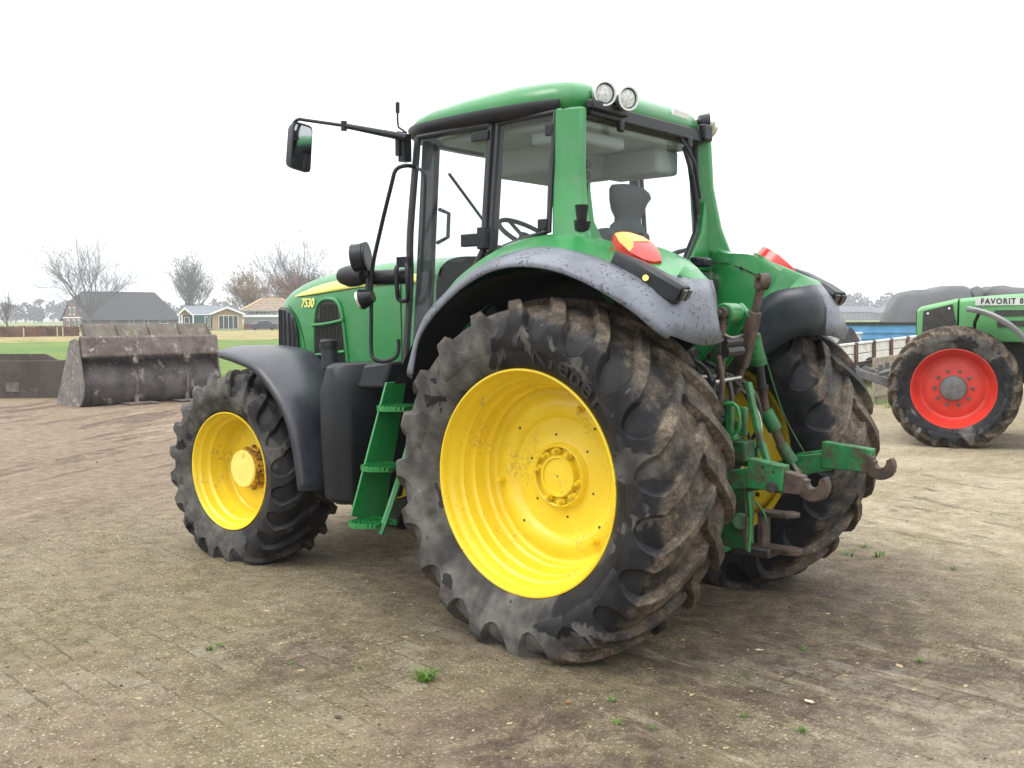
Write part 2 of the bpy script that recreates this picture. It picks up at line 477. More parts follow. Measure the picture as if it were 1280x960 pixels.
def rear_rim_mesh():
    mb = MB()
    prof = [(.246, .562), (.262, .572), (.270, .569), (.271, .560), (.262, .553), (.240, .549), (.222, .545), (.212, .533), (.172, .527), (.160, .522), (.152, .508),
            (.105, .503), (.092, .498), (.084, .487), (.020, .480), (.006, .475), (-.002, .462), (-.030, .458), (-.040, .452), (-.046, .440), (-.042, .425),
            (-.030, .40), (-.026, .37), (-.030, .335), (-.046, .315), (-.058, .305), (-.060, .29), (-.056, .19), (-.052, .176), (-.040, .170), (-.034, .163), (-.036, .156)]
    mb.lathe(prof, n=128)
    # inner barrel towards the tractor
    mb.lathe([(.0, .478), (-.10, .492), (-.20, .515), (-.245, .548), (-.262, .566)], n=96)
    # hub flange with slots, cap
    mb.lathe([(-.036, .166), (-.022, .160), (-.020, .156), (-.024, .151), (-.052, .149), (-.052, .114), (-.020, .110), (-.014, .106), (-.014, .095), (-.024, .091), (-.022, .05), (-.018, .018), (-.018, .0001)], n=72)
    for i in range(10):
        t = 2 * PI * i / 10 + 0.2
        c, s_ = math.cos(t), math.sin(t)
        if i % 5 != 4: mb.cyl((.132 * c, -.054, .132 * s_), (.132 * c, -.034, .132 * s_), .0225, n=14)
    ring_bolts_at(mb, [2 * PI * i / 10 + .2 for i in range(10) if i % 5 != 4], .132, -.036, -.004, .013)
    ring_bolts(mb, 3, .385, -.034, .014, .017, ph=R(-8))
    return mb

def rear_rim_holes():
    mb = MB()
    for i in range(6):
        t = 2 * PI * i / 6 + 0.35
        x, z = .215 * math.cos(t), .215 * math.sin(t)
        mb.cyl((x, -.060, z), (x, -.0545, z), .0065, n=10)
    for i in range(4):
        t = 2 * PI * i / 4 + 2.3
        x, z = .35 * math.cos(t), .35 * math.sin(t)
        mb.cyl((x, -.034, z), (x, -.0255, z), .007, n=10)
    mb.cyl((0, -.02, 0), (0, -.0165, 0), .005, n=8)
    return mb

def front_rim_mesh():
    mb = MB()
    prof = [(.204, .408), (.216, .4135), (.222, .411), (.222, .404), (.214, .398), (.195, .394), (.182, .390), (.172, .378), (.130, .372), (.118, .367), (.108, .352),
            (.05, .347), (.035, .340), (.02, .335), (-.015, .330), (-.032, .325), (-.040, .315), (-.040, .305), (-.034, .295), (-.030, .27), (-.02, .20), (-.018, .15)]
    mb.lathe(prof, n=112)
    mb.lathe([(.02, .336), (-.08, .35), (-.16, .378), (-.204, .402)], n=80)
    return mb

def front_hub_mesh():
    mb = MB()
    mb.lathe([(-.03, .150), (-.02, .150), (-.012, .146), (.018, .144), (.022, .140), (.026, .140), (.056, .138), (.062, .135), (.085, .134)], n=56)
    for i in range(12):
        t = 2 * PI * i / 12
        mb.cyl((.152 * math.cos(t), -.02, .152 * math.sin(t)), (.152 * math.cos(t), .01, .152 * math.sin(t)), .011, n=6)
    return mb

def front_cap_mesh():
    mb = MB()
    mb.lathe([(.085, .1335), (.094, .131), (.098, .126), (.098, .0001)], n=56)
    for i in range(12):
        t = 2 * PI * i / 12 + 0.1
        mb.cyl((.118 * math.cos(t), .094, .118 * math.sin(t)), (.118 * math.cos(t), .101, .118 * math.sin(t)), .006, n=6)
    mb.box((-.012, .1, .10), (.02, .014, .026))
    return mb

def text_mesh(body, size, depth, offset=0.0):
    cu = bpy.data.curves.new('lettering', 'FONT'); cu.body = body; cu.size = size; cu.extrude = depth; cu.offset = offset; cu.align_x = 'CENTER'; cu.align_y = 'CENTER'
    to = bpy.data.objects.new('lettering_source', cu); col.objects.link(to)
    me = bpy.data.meshes.new_from_object(to.evaluated_get(bpy.context.evaluated_depsgraph_get()))
    bpy.data.objects.remove(to)
    me.materials.clear()
    return me

def tyre_lettering(w, word, r, size, ph0):
    """raised letters round the outer sidewall, read clockwise, feet towards the rim"""
    mb = MB()
    def side_y(q):
        tb = ((.56, .262), (.582, .280), (.622, .304), (.672, .320), (.722, .322), (.775, .308), (.83, .28))
        for (r0, y0), (r1, y1) in zip(tb, tb[1:]):
            if q <= r1: return y0 + (y1 - y0) * (q - r0) / (r1 - r0)
        return .28
    for k, ch in enumerate(word):
        me = text_mesh(ch, size, .003, .003)
        a = ph0 + k * size * .56 / r                  # clockwise seen from outside
        ux, uz = math.cos(a), math.sin(a)             # radial (letter up)
        tx, tz = math.sin(a), -math.cos(a)
        # seen from +y the forward axis points left, so clockwise runs from +x over the top to -x
        vs = []
        for v in me.vertices:
            rr_ = v.co.y; tt = v.co.x
            vs.append((ux * (r + rr_) - tx * tt, side_y(r + rr_) + v.co.z + .0055, uz * (r + rr_) - tz * tt))
        mb.add(vs, [tuple(p.vertices) for p in me.polygons])
        bpy.data.meshes.remove(me)
    mb.build('tyre_lettering', M['hose'], w, smooth=0)

_T = {}
def big_wheel(parent, loc, side, label, tyre_m, seed=1):
    w = empty('wheel', loc, 0, parent); tag(w, label)
    if side > 0: tyre_lettering(w, 'Kleber', .662, .150, R(103))
    t = tyre_mesh(REAR_HALF, 20, 0.32, .042, .8835, side, hw=.033, seed=seed)
    rim = rear_rim_mesh(); hol = rear_rim_holes()
    rim.merge(hol, mi=1)
    for x in (t, rim):
        if side < 0: x.mirror()
    t.build('tyre', tyre_m, w, smooth=38)
    rim.build('rim', [M['yellow'], M['dark']], w, smooth=42)
    return w

def small_wheel(parent, loc, side, label, tyre_m, rz, seed=3):
    w = empty('wheel', loc, rz, parent); tag(w, label)
    t = tyre_mesh(FRONT_HALF, 21, 0.31, .038, .6455, side, nose=0.022, hw=0.023, seed=seed)
    parts = [(t, 'tyre', tyre_m), (front_rim_mesh(), 'rim', M['yellow']), (front_hub_mesh(), 'hub', M['yellow_grimy']), (front_cap_mesh(), 'hub_cap', M['yellow_pale'])]
    for mb, nm, mt in parts:
        if side < 0: mb.mirror()
        mb.build(nm, mt, w, smooth=38)
    return w

# ------------------------------------------------------------------ the green tractor
TR = empty('tractor', (0, 0, 0))
tag(TR, 'large green tractor with yellow wheels and glass cab standing mid-yard', 'tractor')

big_wheel(TR, (0, .895, .8835), 1, 'big near rear wheel with muddy tyre and yellow rim', M['tyre_rear'], 1)
big_wheel(TR, (0, -.895, .8835), -1, 'big far rear wheel with muddy tread', M['tyre_rear_far'], 5)
small_wheel(TR, (2.86, .752, .6455), 1, 'smaller front wheel with grimy yellow hub', M['tyre_front'], .057, 3)
small_wheel(TR, (2.86, -.752, .6455), -1, 'smaller far front wheel', M['tyre_front'], .057, 4)

def both(fn):
    for s in (1, -1): fn(s)
def ms(pts, s):
    return [Vector((p[0], p[1] * s, p[2])) for p in pts]

# --- chassis
mb = MB()
mb.box((.05, 0, .93), (.75, .50, .62)); mb.box((-.30, 0, .98), (.16, .42, .42)); mb.box((-.20, 0, 1.26), (.20, .36, .24))
mb.build('rear_axle_housing', M['dark'], TR, bevel=.03)
def axle_tube(s):
    mb = MB(); mb.lathe([(.24 * s, .23), (.34 * s, .21), (.45 * s, .15), (.70 * s, .13), (.80 * s, .16), (.84 * s, .16)], n=32, c=(0, 0, .8835))
    mb.build('axle_tube', M['green_cast'], TR)
both(axle_tube)
mb = MB(); mb.box((1.05, 0, .86), (1.3, .44, .56)); mb.box((1.3, 0, .56), (.9, .36, .12)); mb.build('gearbox', M['green_cast'], TR, bevel=.03)
mb = MB(); mb.box((2.35, 0, .95), (1.35, .46, .62)); mb.box((2.4, .26, 1.05), (.9, .12, .3)); mb.cyl((2.0, .3, .85), (2.35, .3, .85), .07); mb.box((2.5, 0, 1.35), (1.1, .5, .3)); mb.build('engine_block', M['dark'], TR, bevel=.02)
mb = MB(); mb.box((3.0, 0, .80), (.9, .40, .26)); mb.box((3.38, 0, .85), (.16, .5, .42)); mb.box((2.86, 0, .645), (.26, .95, .2)); mb.cyl((2.86, .40, .6455), (2.86, .74, .6455), .12); mb.cyl((2.86, -.40, .6455), (2.86, -.74, .6455), .12)
mb.build('front_axle', M['green_cast'], TR, bevel=.02)
mb = MB(); mb.box((.70, 0, 1.33), (1.0, 1.25, .07)); mb.box((.45, .58, 1.22), (.5, .3, .2)); mb.box((1.12, .56, 1.31), (.16, .42, .14)); mb.build('cab_floor', M['dark'], TR, bevel=.02)

# --- hood: lofted sections along X, nose rounded over the grille
def hood_ring(x, w, top, zb, sh, n=9):
    """half section from the left bottom over the crown to the right bottom"""
    pts = []
    prof = [(w, zb), (w, (zb + top - sh) / 2), (w * .995, top - sh), (w * .96, top - sh * .62), (w * .86, top - sh * .30), (w * .68, top - sh * .10), (w * .4, top - sh * .02), (0, top)]
    left = [(x, y, z) for y, z in prof]
    return left + [(x, -y, z) for x_, y, z in reversed(left[:-1]) for x in (x_,)]
HS = [(1.30, .46, 2.105, 1.30, .20), (1.75, .452, 2.103, 1.28, .21), (2.05, .444, 2.092, 1.27, .22), (2.35, .43, 2.070, 1.26, .23), (2.60, .412, 2.042, 1.26, .23), (2.80, .388, 2.006, 1.26, .235),
      (2.98, .360, 1.962, 1.26, .23), (3.10, .312, 1.918, 1.27, .205), (3.18, .265, 1.878, 1.30, .175), (3.24, .215, 1.835, 1.34, .14), (3.27, .17, 1.79, 1.40, .11)]
mb = MB(); mb.loft([hood_ring(*h) for h in HS], closed=False, cap=False)
nose = hood_ring(*HS[-1])
mb.add([(v[0], v[1], v[2]) for v in nose] + [(3.285, 0, 1.58)], [(i, i + 1, len(nose)) for i in range(len(nose) - 1)])
HOOD = mb.build('hood', M['green'], TR, smooth=50, sub=1)
def hood_y(x, z=1.6, off=0.004):
    for a, b in zip(HS, HS[1:]):
        if a[0] <= x <= b[0]:
            t = (x - a[0]) / (b[0] - a[0]); w = a[1] + (b[1] - a[1]) * t; top = a[2] + (b[2] - a[2]) * t; sh = a[4] + (b[4] - a[4]) * t
            k = (z - (top - sh)) / sh
            if k <= 0: return w * .998 + off
            for (k0, f0), (k1, f1) in zip(((0, .995), (.38, .96), (.70, .86), (.9, .68)), ((.38, .96), (.70, .86), (.9, .68), (1, .3))):
                if k <= k1: return w * (f0 + (f1 - f0) * (k - k0) / (k1 - k0)) + off
    return .46
def on_hood(poly, s, off=.004):
    return [Vector((x, hood_y(x, z, off) * s, z)) for x, z in poly]
def strip(up, lo, s, off, n):
    """a skin lying on the hood side between two XZ curves"""
    a = cr([(x, 0, z) for x, z in up], n); b = cr([(x, 0, z) for x, z in lo], n)
    mb = MB(); rings = []
    for p, q in zip(a, b):
        rings.append([Vector((p.x + (q.x - p.x) * t, hood_y(p.x + (q.x - p.x) * t, p.z + (q.z - p.z) * t, off) * s, p.z + (q.z - p.z) * t)) for t in (0, .33, .67, 1)])
    mb.loft(rings, closed=False, cap=False)
    return mb
def decal(s):
    strip([(2.86, 1.868), (2.6, 1.925), (2.33, 1.963), (2.05, 1.978), (1.7, 1.985), (1.32, 1.985)], [(2.86, 1.862), (2.6, 1.872), (2.33, 1.892), (2.05, 1.912), (1.7, 1.925), (1.32, 1.93)], s, .006, 5).build('side_stripe', M['decal'], HOOD, solid=-.002)
    # number
    cu = bpy.data.curves.new('number', 'FONT'); cu.body = '7530'; cu.size = .088; cu.offset = .0022; cu.extrude = .001; cu.align_x = 'LEFT'; cu.space_character = 1.02; cu.shear = .12
    to = bpy.data.objects.new('tmp', cu); col.objects.link(to)
    me = bpy.data.meshes.new_from_object(to.evaluated_get(bpy.context.evaluated_depsgraph_get())); bpy.data.objects.remove(to)
    me.name = 'model_number'; me.materials.clear(); me.materials.append(M['decal'])
    me.transform(Matrix.Scale(1.0, 4))
    o = bpy.data.objects.new('model_number', me); col.objects.link(o); o.parent = HOOD
    if s > 0:
        xa, xb = 2.745, 2.55
    else:
        xa, xb = 2.57, 2.80
    za = 1.785
    A = Vector((xa, hood_y(xa, za + .03, .008) * s, za)); B = Vector((xb, hood_y(xb, za + .03, .008) * s, za)); Tp = Vector(((xa + xb) / 2, hood_y((xa + xb) / 2, za + .09, .008) * s, za + .09))
    ex = (B - A).normalized(); ez = (Tp - (A + B) / 2); ez = (ez - ex * ez.dot(ex)).normalized(); ey = ex.cross(ez)
    o.matrix_local = Matrix((( ex.x, ez.x, ey.x, A.x), (ex.y, ez.y, ey.y, A.y), (ex.z, ez.z, ey.z, A.z), (0, 0, 0, 1)))
both(decal)
# front grille, wrapping the nose
def grille():
    mb = MB()
    up = [(3.290, .0, 1.79), (3.285, .12, 1.79), (3.255, .190, 1.79), (3.18, .252, 1.79), (3.09, .306, 1.79), (2.98, .352, 1.782), (2.87, .378, 1.745), (2.80, .388, 1.66)]
    lo = [(3.30, .0, 1.38), (3.295, .12, 1.38), (3.262, .192, 1.38), (3.18, .256, 1.38), (3.09, .308, 1.38), (2.98, .354, 1.38), (2.85, .382, 1.38), (2.75, .396, 1.38)]
    u = cr(up, 3); l = cr(lo, 3)
    for s in (1, -1):
        rings = [[Vector((a.x + (b.x - a.x) * t + .004, (a.y + (b.y - a.y) * t + .006) * s, a.z + (b.z - a.z) * t)) for t in (0, .25, .5, .75, 1)] for a, b in zip(u, l)]
        mb.loft(rings, closed=False, cap=False)
        for k in range(1, len(u), 2):
            a, b = u[k], l[k]
            mb.tube([(a.x + .006, (a.y + .009) * s, a.z - .02), (b.x + .006, (b.y + .009) * s, b.z)], .008, n=5)
    mb.build('front_grille', M['black'], HOOD, smooth=30, solid=-.004)
grille()
# side vent: black mesh in an arched opening with two green bars
def side_vent(s):
    out = [(2.57, 1.38), (2.565, 1.62), (2.55, 1.73), (2.515, 1.80), (2.45, 1.835), (2.38, 1.840), (2.30, 1.825), (2.255, 1.775), (2.225, 1.69), (2.20, 1.56), (2.175, 1.38)]
    c = [(x, z) for x, z in out]
    mb = MB()
    ring = on_hood(c, s, .005)
    cx, cz = 2.39, 1.55
    inner = [Vector((p.x + (cx - p.x) * .10, p.y - .03 * s, p.z + (cz - p.z) * .08)) for p in ring]
    mid = [Vector((x, (hood_y(x, z, 0) - .02) * s, z)) for x, z in ((2.39, 1.38),)]
    vs = ring + [Vector((cx, (hood_y(cx, cz, .006)) * s, cz))]
    n = len(ring)
    mb.add(vs, [(i, i + 1, n) for i in range(n - 1)] + [(n - 1, 0, n)])
    for k in range(19):
        x = 2.205 + k * .0193
        zt = 1.80 if 2.27 < x < 2.48 else 1.70
        mb.tube([Vector((x + .0, hood_y(x, 1.5, .010) * s, 1.39)), Vector((x + .012, hood_y(x, 1.5, .010) * s, zt))], .0045, n=4)
    v = mb.build('side_vent', M['dark'], HOOD, smooth=20)
    fr = MB(); fr.tube(on_hood(out, s, .006), .013, n=8, smooth=3)
    fr.tube(on_hood([(2.57, 1.655), (2.4, 1.665), (2.21, 1.69)], s, .016), .013, n=8, smooth=3)
    fr.tube(on_hood([(2.57, 1.44), (2.4, 1.455), (2.19, 1.475)], s, .016), .013, n=8, smooth=3)
    fr.build('vent_frame', M['green'], HOOD)
both(side_vent)
mb = MB(); mb.cyl((2.2, -.62, 1.3), (2.2, -.62, 2.1), .06); mb.cyl((2.2, -.62, 2.1), (2.2, -.62, 2.62), .045); mb.tube([(2.2, -.62, 2.6), (2.19, -.62, 2.72), (2.13, -.62, 2.80)], .045, n=12, smooth=4)

# --- front fenders: arcs over the front tyres
def front_fender(s):
    outer = [(2.839, 1.035, 1.476), (2.597, 1.045, 1.438), (2.357, 1.050, 1.371), (2.121, 1.050, 1.183), (2.010, 1.050, 1.011), (1.950, 1.050, 0.813), (1.915, 1.050, 0.618)]
    inner = [(2.86, .52, 1.47), (2.62, .52, 1.50), (2.38, .54, 1.44), (2.16, .56, 1.25), (2.05, .58, 1.02), (1.99, .60, .80), (1.96, .62, .60)]
    O = cr(outer, 4); I = cr(inner, 4)
    mb = MB(); rings = []
    c = Vector((2.86, 0, .6455))
    for o, i in zip(O, I):
        rad = ((o + i) / 2 - c); rad.y = 0; rad.normalize()
        ring = [o - rad * .035 + Vector((0, .004, 0)), o]
        for t in (.06, .2, .4, .6, .8, 1):
            p = o.lerp(i, t); ring.append(p + rad * (.045 * math.sin(PI * min(1, t * 1.05)) ** .7 if 0 < t < 1 else 0))
        ring.append(i - rad * .03)
        rings.append(ms(ring, s))
    mb.loft(rings, closed=False, cap=False)
    o = mb.build('front_fender', M['front_black'], TR, smooth=60, solid=.012)
    b = MB(); b.tube(ms([(2.7, .3, 1.15), (2.4, .45, 1.30), (2.3, .7, 1.38)], s), .025, smooth=4); b.build('fender_bracket', M['dark'], o)
both(front_fender)

# --- fuel tank with filler, left side
mb = MB()
def tank_ring(z, g=0.0, ext=0.0):
    pl = [(1.86 - g, .50), (1.86 - g, .90 - g), (1.80 - g, .985 - g), (1.70, 1.0 - g), (1.635, .985 - g), (1.575, .92 - g), (1.50 + ext, .66), (1.46 + ext, .50)]
    return [(x, y, z) for x, y in pl]
mb.loft([tank_ring(.545, .06, .12), tank_ring(.575, .015, .11), tank_ring(.9, .0, .04), tank_ring(1.26, 0.0, -.02), tank_ring(1.30, .012, -.03), tank_ring(1.40, .03, -.05), tank_ring(1.425, .06, -.06)])
TANK = mb.build('fuel_tank', M['black'], TR, smooth=40, bevel=.012, segs=3)
mb = MB(); mb.loft([[(1.62, .50, 1.27), (1.66, .93, 1.27), (1.40, .80, 1.27), (1.32, .5, 1.27)], [(1.62, .50, 1.40), (1.66, .90, 1.40), (1.40, .76, 1.44), (1.32, .5, 1.44)]]); mb.build('tank_shoulder', M['black'], TANK, bevel=.02)
mb = MB(); c = Vector((1.913, 0.800, 1.384)); mb.cyl(c, c + Vector((.02, 0, .13)), .062, .052, n=20); mb.cyl(c + Vector((.02, 0, .13)), c + Vector((.024, 0, .17)), .062, n=20); mb.cyl(c + Vector((.024, 0, .17)), c + Vector((.025, 0, .185)), .056, .045, n=20); mb.build('filler_neck', M['black'], TANK)
mb = MB(); mb.box((1.66, -.75, .98), (.5, .45, .8)); mb.build('battery_box', M['black'], TR, bevel=.03)

# --- cab steps
ST = MB()
X0 = 1.36
top_o, top_i, bot_i, bot_o = (1.320, 0.874, 1.318), (1.320, 0.711, 1.320), (1.320, 0.907, 0.489), (1.320, 1.160, 0.552)
ST.prism([top_o, top_i, bot_i, bot_o], (-.016, 0, 0))
STEPS = ST.build('cab_steps', M['green'], TR, bevel=.004)
mb = MB()
a, b = Vector((1.020, 1.029, 1.215)), Vector((1.020, 1.150, 0.520))
mb.tube([Vector((1.03, .84, 1.25)), Vector((1.06, .95, .90)), Vector((1.09, 1.05, .62)), Vector((1.10, 1.12, .47))], .020, n=6, smooth=3)
mb.build('rear_stringer', M['green'], STEPS)
def step(z, yc, tag_=None):
    mb = MB()
    x0, x1 = 1.09, 1.325
    y0, y1 = yc - .16, yc + .03
    out = cr([(x0, y1 - .05, z), (x0 + .05, y1 - .012, z), ((x0 + x1) / 2, y1 + .03, z), (x1 - .04, y1 + .01, z), (x1, y1 - .03, z)], 4)
    mb.loft([[p + Vector((0, 0, -.028)) for p in out], out, [Vector((p.x, p.y - .014, p.z)) for p in out], [Vector((p.x, p.y - .014, p.z - .028)) for p in out]], closed=False, cap=False)
    for k in range(7):
        x = x0 + .015 + k * .034
        mb.box((x, y0 + .10, z - .006), (.012, .19, .02), Matrix.Rotation(.35, 3, 'Z'))
    for k in range(3):
        mb.box(((x0 + x1) / 2, y0 + .03 + k * .06, z - .014), (.22, .01, .016))
    mb.box(((x0 + x1) / 2, y0, z - .012), (.23, .012, .03))
    mb.build('step_tread', M['green'], STEPS, smooth=30)
for z, y in ((1.185, .93), (.845, 1.06), (.53, 1.16)): step(z, y)

# --- rear fenders
def fender(s):
    OUT = [(0.776, 1.200, 1.391), (0.691, 1.200, 1.641), (0.428, 1.200, 1.856), (0.150, 1.200, 1.968), (-0.122, 1.200, 1.973), (-0.382, 1.190, 1.905), (-0.624, 1.120, 1.762), (-0.752, 1.000, 1.620), (-0.810, 0.800, 1.569), (-0.814, 0.620, 1.592)]
    IN = [(0.815, 1.150, 1.453), (0.703, 1.140, 1.709), (0.472, 1.100, 1.901), (0.252, 1.050, 2.014), (0.004, 0.990, 2.058), (-0.225, 0.950, 2.018), (-0.451, 0.900, 1.938), (-0.660, 0.800, 1.896), (-0.778, 0.720, 1.801), (-0.817, 0.635, 1.657)]
    RID = [(.93, .82, 1.45), (.75, .84, 1.75), (.48, .82, 1.99), (.22, .78, 2.10), (-.02, .66, 2.12), (-.18, .535, 2.085), (-.36, .525, 2.065), (-.56, .525, 1.985), (-.66, .53, 1.90), (-.70, .54, 1.87)]
    WAL = [(.93, .50, 1.2), (.75, .49, 1.3), (.48, .48, 1.4), (.22, .48, 1.45), (-.02, .48, 1.45), (-.14, .478, 1.47), (-.27, .478, 1.58), (-.46, .485, 1.80), (-.55, .49, 1.83), (-.66, .51, 1.87)]
    n = 5
    last = 7 * n + 2
    O, I, D, W = cr(OUT, n), cr(IN, n), cr(RID, n), cr(WAL, n)
    blk = MB(); grn = MB(); rb = []; rg = []
    N = len(O)
    for k in range(7 * n + 1):
        o, i, d, w = O[k], I[k], D[k], W[k]
        w = (d + Vector((0, -.015, -.18))).lerp(w, min(1, max(0, (k - 20) / 6)))
        rad = (o - Vector((0, o.y, .9))).normalized()
        bul = .010 + .025 * min(1, max(0, (k - 8) / 14))
        m1, m2, m3 = o.lerp(i, .15), o.lerp(i, .45), o.lerp(i, .75)
        rb.append(ms([o - rad * .03 - Vector((0, .006, 0)), o, m1 + rad * bul * .55, m2 + rad * bul, m3 + rad * bul * .6, i], s))
        up = (i.lerp(d, .5) - Vector((-.05, .3, 1.2))).normalized()
        g1, g2, g3 = i.lerp(d, .25), i.lerp(d, .55), i.lerp(d, .82)
        gb = .03 if k <= 8 else .045 * max(.15, 1 - max(0, k - 19) / 8)
        rg.append(ms([i, g1 + up * gb * .7, g2 + up * gb, g3 + up * gb * .75, d, d.lerp(w, .10) + Vector((0, -.012, 0)), d.lerp(w, .5), w], s))
    # the rear end: green closes behind the lamp pod, black plastic wraps down and inwards
    last_g = rg[-1]
    cen = Vector((-.70, .66, 1.885))
    last_g = rg[-1]
    blk.loft(rb, closed=False, cap=False); grn.loft(rg, closed=False, cap=False)
    F = grn.build('fender', M['green'], TR, smooth=60)
    tag(F, 'green inner fender on the near side' if s > 0 else 'green inner fender on the far side')
    Bc = [(-0.660, 0.800, 1.896), (-.705, .72, 1.885), (-.715, .62, 1.885), (-.69, .53, 1.875), (-.49, .488, 1.835), (-.333, .480, 1.665), (-.203, .480, 1.491)]
    Md = [(-0.762, 0.950, 1.769), (-0.785, 0.790, 1.752), (-0.783, 0.660, 1.756), (-.73, .545, 1.74), (-.575, .495, 1.70), (-.40, .486, 1.57), (-.222, .482, 1.489)]
    Ll = [(-0.752, 1.000, 1.620), (-0.810, 0.800, 1.569), (-0.814, 0.620, 1.592), (-.645, .535, 1.585), (-.50, .50, 1.50), (-.40, .49, 1.467), (-.241, .484, 1.487)]
    Bc, Md, Ll = cr(Bc, 4), cr(Md, 4), cr(Ll, 4)
    # rows of the rear end; the first column is the last section of the side strip
    lastb = list(reversed(ms(rb[-1][1:], s)))                  # from the green seam down to the lip
    rr_ = [lastb]
    for q, (b_, m_, l_) in enumerate(zip(Bc, Md, Ll)):
        if q == 0: continue
        row = cr([b_, m_, l_], 2)
        if q < 4: row = [x.lerp(y_, (1 - q / 4) ** 2 * .6) for x, y_ in zip(row, [p + (b_ - Bc[0]) for p in lastb])] if q < 2 else row
        rr_.append(row)
    blk.loft([ms(r_, s) for r_ in rr_[:10]], closed=False, cap=False)
    fl_ = MB(); fl_.loft([ms(r_, s) for r_ in rr_[9:]], closed=False, cap=False); fl_.build('fender_flap', M['front_black'], F, smooth=60, solid=.010)  # inner part of the same skin in darker plastic, without the painted sheen
    # green skin behind the lamp pod, down to the black plastic
    gl = ms(last_g, s)
    tgt = cr([Bc[0], Bc[4], Bc[8], Bc[12]], 3)
    tgt = [tgt[round(q * (len(tgt) - 1) / 7)] for q in range(8)]
    cl_ = MB(); cl_.loft([ms([p.lerp(t_, .5) + Vector((-.012, 0, .006)) for p, t_ in zip(gl, tgt)], s), ms(tgt, s)], closed=False, cap=False)
    cl_.loft([last_g, ms([p.lerp(t_, .5) + Vector((-.012, 0, .006)) for p, t_ in zip(gl, tgt)], s)], closed=False, cap=False)
    cl_.build('fender_rear_cap', M['green'], F, smooth=60)
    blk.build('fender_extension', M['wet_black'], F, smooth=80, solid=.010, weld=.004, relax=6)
    # black sheet added to make the inside of the wheel arch dark
    ln = MB(); rings = []
    for k in range(25):
        a = R(8 + k * (176 - 8) / 24)
        r = 1.035 + .03 * math.cos(a * 1.0) ** 2
        x, z = -.03 - r * math.cos(a), .90 + r * math.sin(a)
        if x < -.5: z = min(z, 1.9)
        rings.append(ms([(x * .985, 1.165, z - .01), (x, .9, z + .0), (x, .56, z), (x * .97, .535, .9 + (z - .9) * .97), (x * .5, .53, .9 + (z - .9) * .5)], s))
    rings = [r_ for r_ in rings if r_[0].x > -.66 and r_[0].z > 1.3]
    ln.loft(rings, closed=False, cap=False); ln.build('fender_liner', M['liner'], F, smooth=60)
    # tail light
    c = Vector((-.404, .743, 2.044)); nrm = Vector((-.50, .38, .70)).normalized()
    oc = [(-0.287, 0.788, 2.113), (-0.328, 0.812, 2.071), (-0.399, 0.819, 2.016), (-0.471, 0.800, 1.975), (-0.513, 0.766, 1.963), (-0.533, 0.733, 1.968), (-0.503, 0.695, 2.009), (-0.453, 0.675, 2.056), (-0.390, 0.680, 2.098), (-0.328, 0.715, 2.123), (-0.298, 0.756, 2.123)]
    ol = [Vector(p) for p in oc]
    ctr = sum(ol, Vector()) / len(ol)
    base = [p - nrm * .10 for p in ol]; top = [p - nrm * .004 for p in ol]; top2 = [ctr + (p - ctr) * .975 + nrm * .008 for p in ol]; top3 = [ctr + (p - ctr) * .6 + nrm * .020 for p in ol]
    tl = MB(); tl.loft([ms(x, s) for x in (base, top, top2, top3)])
    T = tl.build('tail_light', M['red'], F, smooth=40)
    am = MB()
    pa = [ol[0], ol[1], ol[2], ol[2].lerp(ol[9], .45), ol[7].lerp(ol[8], .25), ol[8], ol[9], ol[10]]
    q1 = [ctr + (p - ctr) * .96 + nrm * .0095 for p in pa]; q2 = [ctr + (p - ctr) * .62 + nrm * .0225 for p in pa]
    am.loft([ms([p - nrm * .02 for p in q1], s), ms(q1, s), ms(q2, s)]); am.build('indicator_lens', M['amber'], T, smooth=40)
    # pod under the lens
    pd = MB()
    e1 = [ctr + (p - ctr) * 1.06 - nrm * .022 for p in ol]; e2 = [ctr + (p - ctr) * 1.34 - nrm * .085 for p in ol]
    pd.loft([ms(e2, s), ms(e1, s)]); pd.build('lamp_pod', M['green'], F, smooth=50, sub=1)
    # black marker lamp box along the fender
    path = [Vector((-0.376, 0.900, 1.994)), Vector((-0.519, 0.900, 1.928)), Vector((-0.655, 0.890, 1.853)), Vector((-0.743, 0.870, 1.807))]
    bx = MB(); rings = []
    for k, p in enumerate(path):
        d = (path[min(k + 1, 3)] - path[max(k - 1, 0)]).normalized()
        sd = Vector((-.15, 1, 0)); sd = (sd - d * sd.dot(d)).normalized(); upv = sd.cross(d) if sd.cross(d).z > 0 else d.cross(sd)
        w, h = (.020, .022, .045, .050)[k], (.030, .042, .046, .040)[k]
        w = (.024, .044, .062, .066)[k]
        rings.append(ms([p + sd * w * a + upv * h * b for a, b in ((1, -1.2), (1, .55), (.75, 1), (-.75, 1), (-1, .55), (-1, -1.2))], s))
    bx.loft(rings); B = bx.build('marker_lamp_box', M['black'], F, smooth=30, bevel=.008)
    d = (path[3] - path[2]).normalized(); sd = Vector((-.15, 1, 0)); sd = (sd - d * sd.dot(d)).normalized(); upv = sd.cross(d) if sd.cross(d).z > 0 else d.cross(sd)
    for a in (-1, 1):
        l = MB(); cc = path[3] + d * .004 + sd * .032 * a
        for w_, nm in ((.034, 0),):
            l.loft([ms([cc + sd * .027 * q + upv * .030 * e for q, e in ((1, 1), (-1, 1), (-1, -1), (1, -1))], s), ms([cc + d * .012 + sd * .023 * q + upv * .026 * e for q, e in ((1, 1), (-1, 1), (-1, -1), (1, -1))], s)])
        l.build('marker_lens', M['red_dark'], B, bevel=.005)
    sk = MB(); pc = path[1].lerp(path[2], .45); out = (sd * .8 + upv * .2).normalized()
    ctrp = pc + sd * .056 - upv * .010
